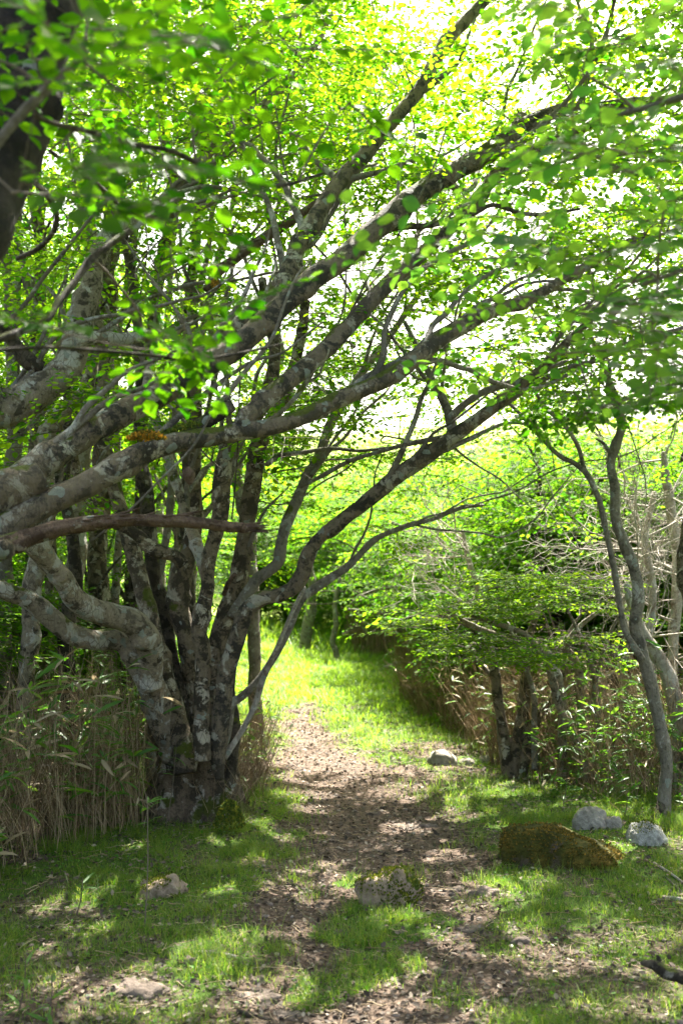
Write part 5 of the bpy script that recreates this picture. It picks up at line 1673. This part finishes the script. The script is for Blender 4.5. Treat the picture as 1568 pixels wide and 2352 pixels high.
# ------------------------------------------------------------------ rocks
def rock(name, label, u, v, w, h, depth_ratio, mat, seed, power=3.0, bumpy=0.12, sink=0.25, cat="rock", group=None, sub=5, yaw=0.0, dip=0.0, prof=None):
    """u, v: foot centre in the picture; w, h: width and height in metres"""
    import bmesh
    bm = bmesh.new()
    bmesh.ops.create_icosphere(bm, subdivisions=sub, radius=1.0)
    bmesh.ops.recalc_face_normals(bm, faces=bm.faces)
    co = np.array([vv.co[:] for vv in bm.verts])
    q = (np.abs(co) ** power).sum(1) ** (1 / power)
    co = co / q[:, None]
    co = co * (1 + bumpy * fbm(co * 1.6 + seed * 3.1, 3, seed)[:, None] + 0.35 * bumpy * fbm(co * 6 + seed, 3, seed + 5)[:, None])
    if prof is not None:
        co[:, 2] *= np.interp(co[:, 0], prof[0], prof[1])
    co *= np.array([w / 2, w / 2 * depth_ratio, h])
    co[:, 2] += dip * co[:, 0]
    c, s_ = math.cos(yaw), math.sin(yaw)
    co[:, :2] = co[:, :2] @ np.array([[c, s_], [-s_, c]])
    g = G(u, v)
    base = np.array([g[0], g[1] + w * depth_ratio * 0.3, 0])
    base[2] = H1(base[0], base[1]) - sink * h
    for vv, p in zip(bm.verts, co):
        vv.co = p
    me = bpy.data.meshes.new(name)
    bm.to_mesh(me)
    bm.free()
    me.materials.append(mat)
    me.polygons.foreach_set("use_smooth", np.ones(len(me.polygons), bool))
    o = bpy.data.objects.new(name, me)
    COL.objects.link(o)
    o.location = Vector([float(k) for k in base])
    return tag(o, label, cat, group), co + base


def moss_on(parent, co, r, n, mat, cond, hl=0.014, name="moss", sideways=0.3):
    """moss shoots standing on the rock surface where cond(local points) holds"""
    base = np.array(parent.location)
    loc = co - base
    k = np.where(cond(loc))[0]
    pick = r.choice(k, n)
    p = loc[pick] * (1 + r.normal(0, 0.004, (n, 1))) + r.normal(0, 0.006, (n, 3)) * np.array([1, 1, 0.3])
    out = loc[pick] / (np.linalg.norm(loc[pick], axis=1, keepdims=True) + 1e-6)
    xd = out + np.array([0, 0, 0.5]) + r.normal(0, sideways, (n, 3))
    nn = r.normal(0, 1, (n, 3))
    v, q = place_leaves(p, xd, nn, r.uniform(0.5, 1.5, n) * hl, "far")
    return mesh_obj(name, v, q, mats=[mat], parent=parent)


RR_ = np.random.default_rng(123)
M_BOULDER = rock_mat("boulder", (0.040, 0.029, 0.016), (0.13, 0.10, 0.070), 0.85, moss_a=(0.050, 0.050, 0.009), moss_b=(0.13, 0.09, 0.016))
M_ROCK_TAN = rock_mat("rock_tan", (0.15, 0.105, 0.07), (0.40, 0.31, 0.23), 0.25, moss_b=(0.12, 0.14, 0.012), side=1.2)
M_ROCK_PALE = rock_mat("rock_pale", (0.10, 0.088, 0.070), (0.42, 0.385, 0.33), 0.08)
M_ROCK_BLUE = rock_mat("rock_bluish", (0.09, 0.085, 0.075), (0.48, 0.47, 0.43), 0.25, moss_b=(0.25, 0.22, 0.02))
M_SLAB = rock_mat("rock_slab", (0.09, 0.068, 0.052), (0.24, 0.19, 0.155), 0.0)
M_BMOSS = island_mat("boulder_moss", [(0, (0.035, 0.040, 0.008)), (0.45, (0.10, 0.085, 0.014)), (0.8, (0.19, 0.125, 0.022)), (1, (0.34, 0.20, 0.035))], 0.9, 0.3)
M_GMOSS = island_mat("rock_green_moss", [(0, (0.03, 0.05, 0.006)), (0.5, (0.08, 0.11, 0.010)), (1, (0.20, 0.20, 0.02))], 0.9, 0.3)

o, co = rock("mossy_boulder", "long flat-topped boulder covered in rusty brown and green moss, right of the path", 1290, 1992, 0.66, 0.235, 0.5, M_BOULDER, 3, power=7, bumpy=0.10, sink=0.22, cat="boulder", yaw=-0.22,
             prof=([-0.8, -0.3, 0.1, 0.35, 0.7, 1.0], [1.0, 1.02, 0.95, 0.80, 0.68, 0.6]))
moss_on(o, co, RR_, 11000, M_BMOSS, lambda p: (p[:, 2] > 0.07 - 0.12 * sstep(-0.05, 0.12, p[:, 0]) - 0.05 * (p[:, 0] < -0.25) + 0.13 * fbm(p * 6, 3, 8)) & (fbm(p * 9, 2, 4) > -0.25) & ~((p[:, 0] > 0.05) & (p[:, 1] > 0.02) & (p[:, 0] < 0.25)), hl=0.011)
o, co = rock("rock", "lumpy tan rock with dark green mossy right side in the middle of the path", 893, 2085, 0.31, 0.19, 0.8, M_ROCK_TAN, 9, power=3.0, bumpy=0.28, sink=0.25)
moss_on(o, co, RR_, 6500, M_GMOSS, lambda p: (p[:, 0] > -0.03 + 0.05 * fbm(p * 12, 2, 3)) | (p[:, 2] > 0.12), hl=0.013)
o, co = rock("rock", "low humped rock with a mossy top lying in the grass left of the path", 368, 2062, 0.27, 0.115, 0.8, M_ROCK_TAN, 14, power=2.6, bumpy=0.22, sink=0.3)
moss_on(o, co, RR_, 900, M_GMOSS, lambda p: (p[:, 2] > 0.07) & (p[:, 0] < 0.05), hl=0.012)
rock("rock", "pale grey rounded rock on the grassy right verge, farther up the path", 1016, 1757, 0.27, 0.155, 0.8, M_ROCK_PALE, 21, power=2.6, bumpy=0.16, sink=0.25, sub=4)
rock("rock", "small flat pale rock touching the right side of the pale grey rounded rock", 1072, 1757, 0.17, 0.07, 0.8, M_ROCK_PALE, 22, power=2.4, bumpy=0.18, sink=0.25, sub=4)
rock("rock", "small pale rock by the feet of the clumped trunks", 1112, 1752, 0.11, 0.07, 0.8, M_ROCK_PALE, 23, bumpy=0.2, sub=4)
rock("rock", "pale domed rock half behind the long mossy boulder", 1360, 1905, 0.25, 0.165, 0.8, M_ROCK_PALE, 24, power=2.5, bumpy=0.12, sink=0.2)
rock("rock", "small broken pale rock leaning on the pale domed rock", 1408, 1905, 0.13, 0.085, 0.8, M_ROCK_PALE, 25, bumpy=0.2, sink=0.2, sub=4)
o, co = rock("rock", "whitish rock capped with yellow-green moss at the foot of the slim tree", 1492, 1940, 0.23, 0.135, 0.9, M_ROCK_BLUE, 26, power=2.6, bumpy=0.14, sink=0.2)
moss_on(o, co, RR_, 500, M_GMOSS, lambda p: (p[:, 2] > 0.085), hl=0.010)
slabs = [
    (985, 1900, 0.16, 0.030, "tan stone bedded in the far part of the path bend"), (930, 1906, 0.22, 0.022, "long thin stone beside the tan one across the path"),
    (1120, 2058, 0.24, 0.045, "broad cracked slab at the right edge of the path beside the mossy boulder"), (1045, 2048, 0.16, 0.03, "smaller slab left of the broad cracked slab"),
    (1085, 2142, 0.16, 0.028, "smooth pale slab in the grass before the path rock"), (1195, 2170, 0.12, 0.035, "pale stone in the sunny grass on the right"),
    (300, 2290, 0.27, 0.04, "long sunlit flat slab in the near left corner"), (590, 2300, 0.24, 0.03, "flat grey-brown slab near the bottom of the path"),
    (440, 2222, 0.075, 0.05, "round knobby stone in the near left litter"), (660, 2342, 0.13, 0.03, "small flat grey stone at the very front"),
    (1490, 2052, 0.10, 0.04, "small round tan stone in the grass under the right edge tree"), (1300, 2060, 0.09, 0.03, "little tan stone in the grass in front of the mossy boulder"),
    (590, 2262, 0.09, 0.03, "small angular stone on the near path"), (1010, 2235, 0.07, 0.02, "small flat stone on the reddish soil at the front"),
    (860, 1872, 0.14, 0.02, "pale flat stone in the middle of the path bend"), (600, 1600, 0.3, 0.05, "pale stone at the top of the bare path"),
    (780, 2150, 0.07, 0.03, "small brown stone left of the path rock's grass tuft"), (690, 2010, 0.10, 0.025, "flat brown stone at the left edge of the path"),
]
for i, (u, v, w, h, lab) in enumerate(slabs):
    rock("stone", lab, u, v, w * 0.8, h, RR_.uniform(0.45, 0.75), M_SLAB, 60 + i, power=3.0, bumpy=0.3, sink=0.45, sub=4, cat="stone", yaw=RR_.uniform(-0.4, 0.4), group="flat stones bedded in and beside the path")


# ------------------------------------------------------------------ fallen sticks
def stick(label, pts, mat=M_BARK_DEAD, name="fallen_stick", side=None, lift=0.0):
    pth = []
    for (u, v, r) in pts:
        g = G(u, v)
        pth.append([g[0], g[1], g[2] + r * g[1] / F * 0.8 + lift, r * g[1] / F])
    pth = np.array(pth)
    o = empty(name, (pth[0, 0], pth[0, 1], H1(pth[0, 0], pth[0, 1])), label, "stick", "sticks lying on the ground")
    vv, q, t2, c = limb_mesh(pth, 10, 0.015, 0.14, seed=int(pts[0][0]), wob=0.5)
    mesh_obj("wood", vv, q, t2, [mat], parent=o, origin=np.array(o.location))
    if side is not None:
        vv, q, t2, c = limb_mesh(np.array(side), 10, 0.015, 0.14, seed=3)
        mesh_obj("fork", vv, q, t2, [mat], parent=o, origin=np.array(o.location))
    return o


# thick forked dead branch at the right edge
ga = G(1600, 2290)
o = empty("dead_branch", (ga[0], ga[1], H1(ga[0], ga[1])), "thick dark dead branch with a forked broken end over the grass, lower right", "branch")
pa = [P(1640, 2300, 3.80), P(1568, 2250, 3.82), P(1525, 2236, 3.84), P(1500, 2218, 3.86), P(1470, 2212, 3.88)]
vv, q, t2, c = limb_mesh(np.array([[*p, r * 3.8 / F] for p, r in zip(pa, (15, 13, 13, 12, 5))]), 16, 0.012, 0.12, seed=5, wob=0.3)
mesh_obj("wood", vv, q, t2, [M_BARK_DARK], parent=o, origin=np.array(o.location))
pa = [P(1504, 2222, 3.86), P(1512, 2204, 3.87), P(1508, 2196, 3.87)]
vv, q, t2, c = limb_mesh(np.array([[*p, r * 3.8 / F] for p, r in zip(pa, (8, 6, 4))]), 12, 0.01, 0.12, seed=6)
mesh_obj("fork", vv, q, t2, [M_BARK_DARK], parent=o, origin=np.array(o.location))

stick("pale sunlit stick lying across the near left litter", [(435, 2192, 5), (490, 2196, 7), (540, 2202, 5)])
stick("dark short stick in the grass beside the low humped rock", [(525, 2062, 3), (555, 2056, 4), (582, 2057, 3)], M_BARK_DARK)
stick("long grey stick before the clumped trunks", [(1145, 1807, 3), (1180, 1812, 4), (1225, 1810, 3)], M_BARK_GREY)
stick("thin bent twig across the near path", [(990, 2228, 2), (1030, 2262, 2), (1064, 2290, 1.5)], M_BARK_GREY)
stick("curved brown stick at the bottom edge left of the path centre", [(540, 2330, 6), (575, 2338, 6), (620, 2350, 5)], M_BARK_DARK)
stick("brown root-like stick at the front left of the path", [(790, 2240, 3), (830, 2246, 5), (880, 2260, 4)], M_BARK_LOG)
stick("pale broken stick heap piece under the right tree", [(1500, 1985, 3), (1540, 2010, 3), (1580, 2040, 3)], M_BARK_DEAD)
stick("straight pale stick pointing down from the right tree roots", [(1480, 1975, 2), (1530, 2020, 2.5), (1575, 2060, 2)], M_BARK_GREY)
stick("flat peeled stick right of the round tan stone", [(1510, 2060, 4), (1540, 2066, 6), (1575, 2070, 5)], M_BARK_DEAD)
stick("grey fallen branch at the edge of the far brown grass", [(880, 1540, 5), (910, 1530, 5), (940, 1524, 3)], M_BARK_DEAD)

# ------------------------------------------------------------------ saplings and a few broad blades close by
RS = np.random.default_rng(131)


def sapling(label, u, v, topu, topv, dd, n, leaf=0.10, mats=None, name="bamboo_shoot", top=0.5):
    g = G(u, v)
    o = empty(name, g, label, "plant")
    tp = P(topu, topv, g[1] + dd)
    pth = np.array([[*g, 0.0035], [*(g * .5 + tp * .5 + np.array([0.01, 0, 0])), 0.003], [*tp, 0.0015]])
    pth[0, 2] -= 0.02
    vv, q, t2, c = limb_mesh(pth, 6, 0.03, 0.05, seed=2)
    mesh_obj("stem", vv, q, t2, [M_TWIG], parent=o, origin=g)
    f = RS.uniform(top, 1.0, n)
    idx = (f * (len(c) - 1)).astype(int)
    p = c[idx, :3]
    a = RS.uniform(0, 2 * np.pi, n)
    xd = np.stack([np.cos(a), np.sin(a), RS.uniform(-0.3, 0.7, n)], 1)
    nn = np.stack([RS.normal(0, .4, n), RS.normal(0, .4, n), np.ones(n)], 1)
    for k in range(n):
        vv, q = place_leaves(p[k:k + 1], xd[k:k + 1], nn[k:k + 1], np.array([leaf * RS.uniform(0.6, 1.2)]), "blade")
        mesh_obj("leaf", vv, q, mats=[M_SASA], parent=o, origin=g)
    return o


sapling("thin sapling with a tuft of green blades standing before the big tree's foot", 332, 2140, 338, 1830, 0.15, 11, 0.085, top=0.82)
sapling("blurred young shoot with broad blades at the near left", 175, 2100, 190, 2020, -0.1, 5, 0.11, top=0.3)
sapling("green bamboo shoot leaning over the root of the big tree", 500, 1860, 478, 1680, 0.0, 9, 0.12, top=0.8)
sapling("green shoot in front of the big tree's left stem", 380, 1905, 405, 1720, 0.05, 8, 0.10, top=0.7)
sapling("tall thin shoot at the left edge of the bare path", 575, 1800, 640, 1640, 0.0, 7, 0.09, top=0.5)
sapling("leafy shoot at the left foreground edge", 40, 2330, 60, 2200, -0.05, 14, 0.10, top=0.1)
sapling("second leafy shoot by the lower left corner, closer to the slab", 105, 2350, 120, 2240, -0.05, 10, 0.09, top=0.1)
sapling("fresh shoot between the clumped trunks and the pale domed rock", 1290, 1850, 1300, 1790, 0.0, 9, 0.10, top=0.2)
sapling("green shoot rising beside the pale domed rock", 1430, 1880, 1440, 1820, 0.0, 8, 0.09, top=0.2)

# hanging vine with a dark knot under the lowest great limb
o = empty("hanging_vine", P(433, 1000, 4.6), "thin dark vine with a withered brown knot hanging below the lowest great limb", "vine")
org = np.array(o.location)
pa = np.array([[*P(437, 1003, 4.58), 0.004], [*P(434, 1040, 4.58), 0.004], [*P(432, 1070, 4.6), 0.004], [*P(428, 1085, 4.6), 0.003], [*P(412, 1125, 4.62), 0.002]])
vv, q, t2, c = limb_mesh(pa, 8, 0.015, 0.1, seed=4)
mesh_obj("stem", vv, q, t2, [M_BARK_DARK], parent=o, origin=org)
vv, q, t2, c = limb_mesh(np.array([[*P(430, 1072, 4.59), 0.008], [*P(431, 1083, 4.59), 0.022], [*P(433, 1096, 4.59), 0.024], [*P(437, 1112, 4.59), 0.008]]), 14, 0.008, 0.25, seed=8)
mesh_obj("knot", vv, q, t2, [M_BARK_LOG], parent=o, origin=org)
for lab, rows, dd in (("long thin dark creeper dangling in front of the stems", [(556, 745, 2), (550, 900, 2.2), (545, 1050, 2), (533, 1190, 2)], 4.9),
                      ("pale thin bare creeper trailing down from the broken stub", [(520, 870, 2.5), (480, 960, 3), (440, 1030, 3), (370, 1100, 2.5), (300, 1170, 2.5), (215, 1240, 2)], 4.4)):
    pth = D(rows, dd, dd)
    o = empty("creeper", pth[0, :3], lab, "vine")
    vv, q, t2, c = limb_mesh(pth, 6, 0.03, 0.1, seed=3)
    mesh_obj("stem", vv, q, t2, [M_BARK_DARK if dd > 4.5 else M_BARK_GREY], parent=o, origin=np.array(pth[0, :3]))
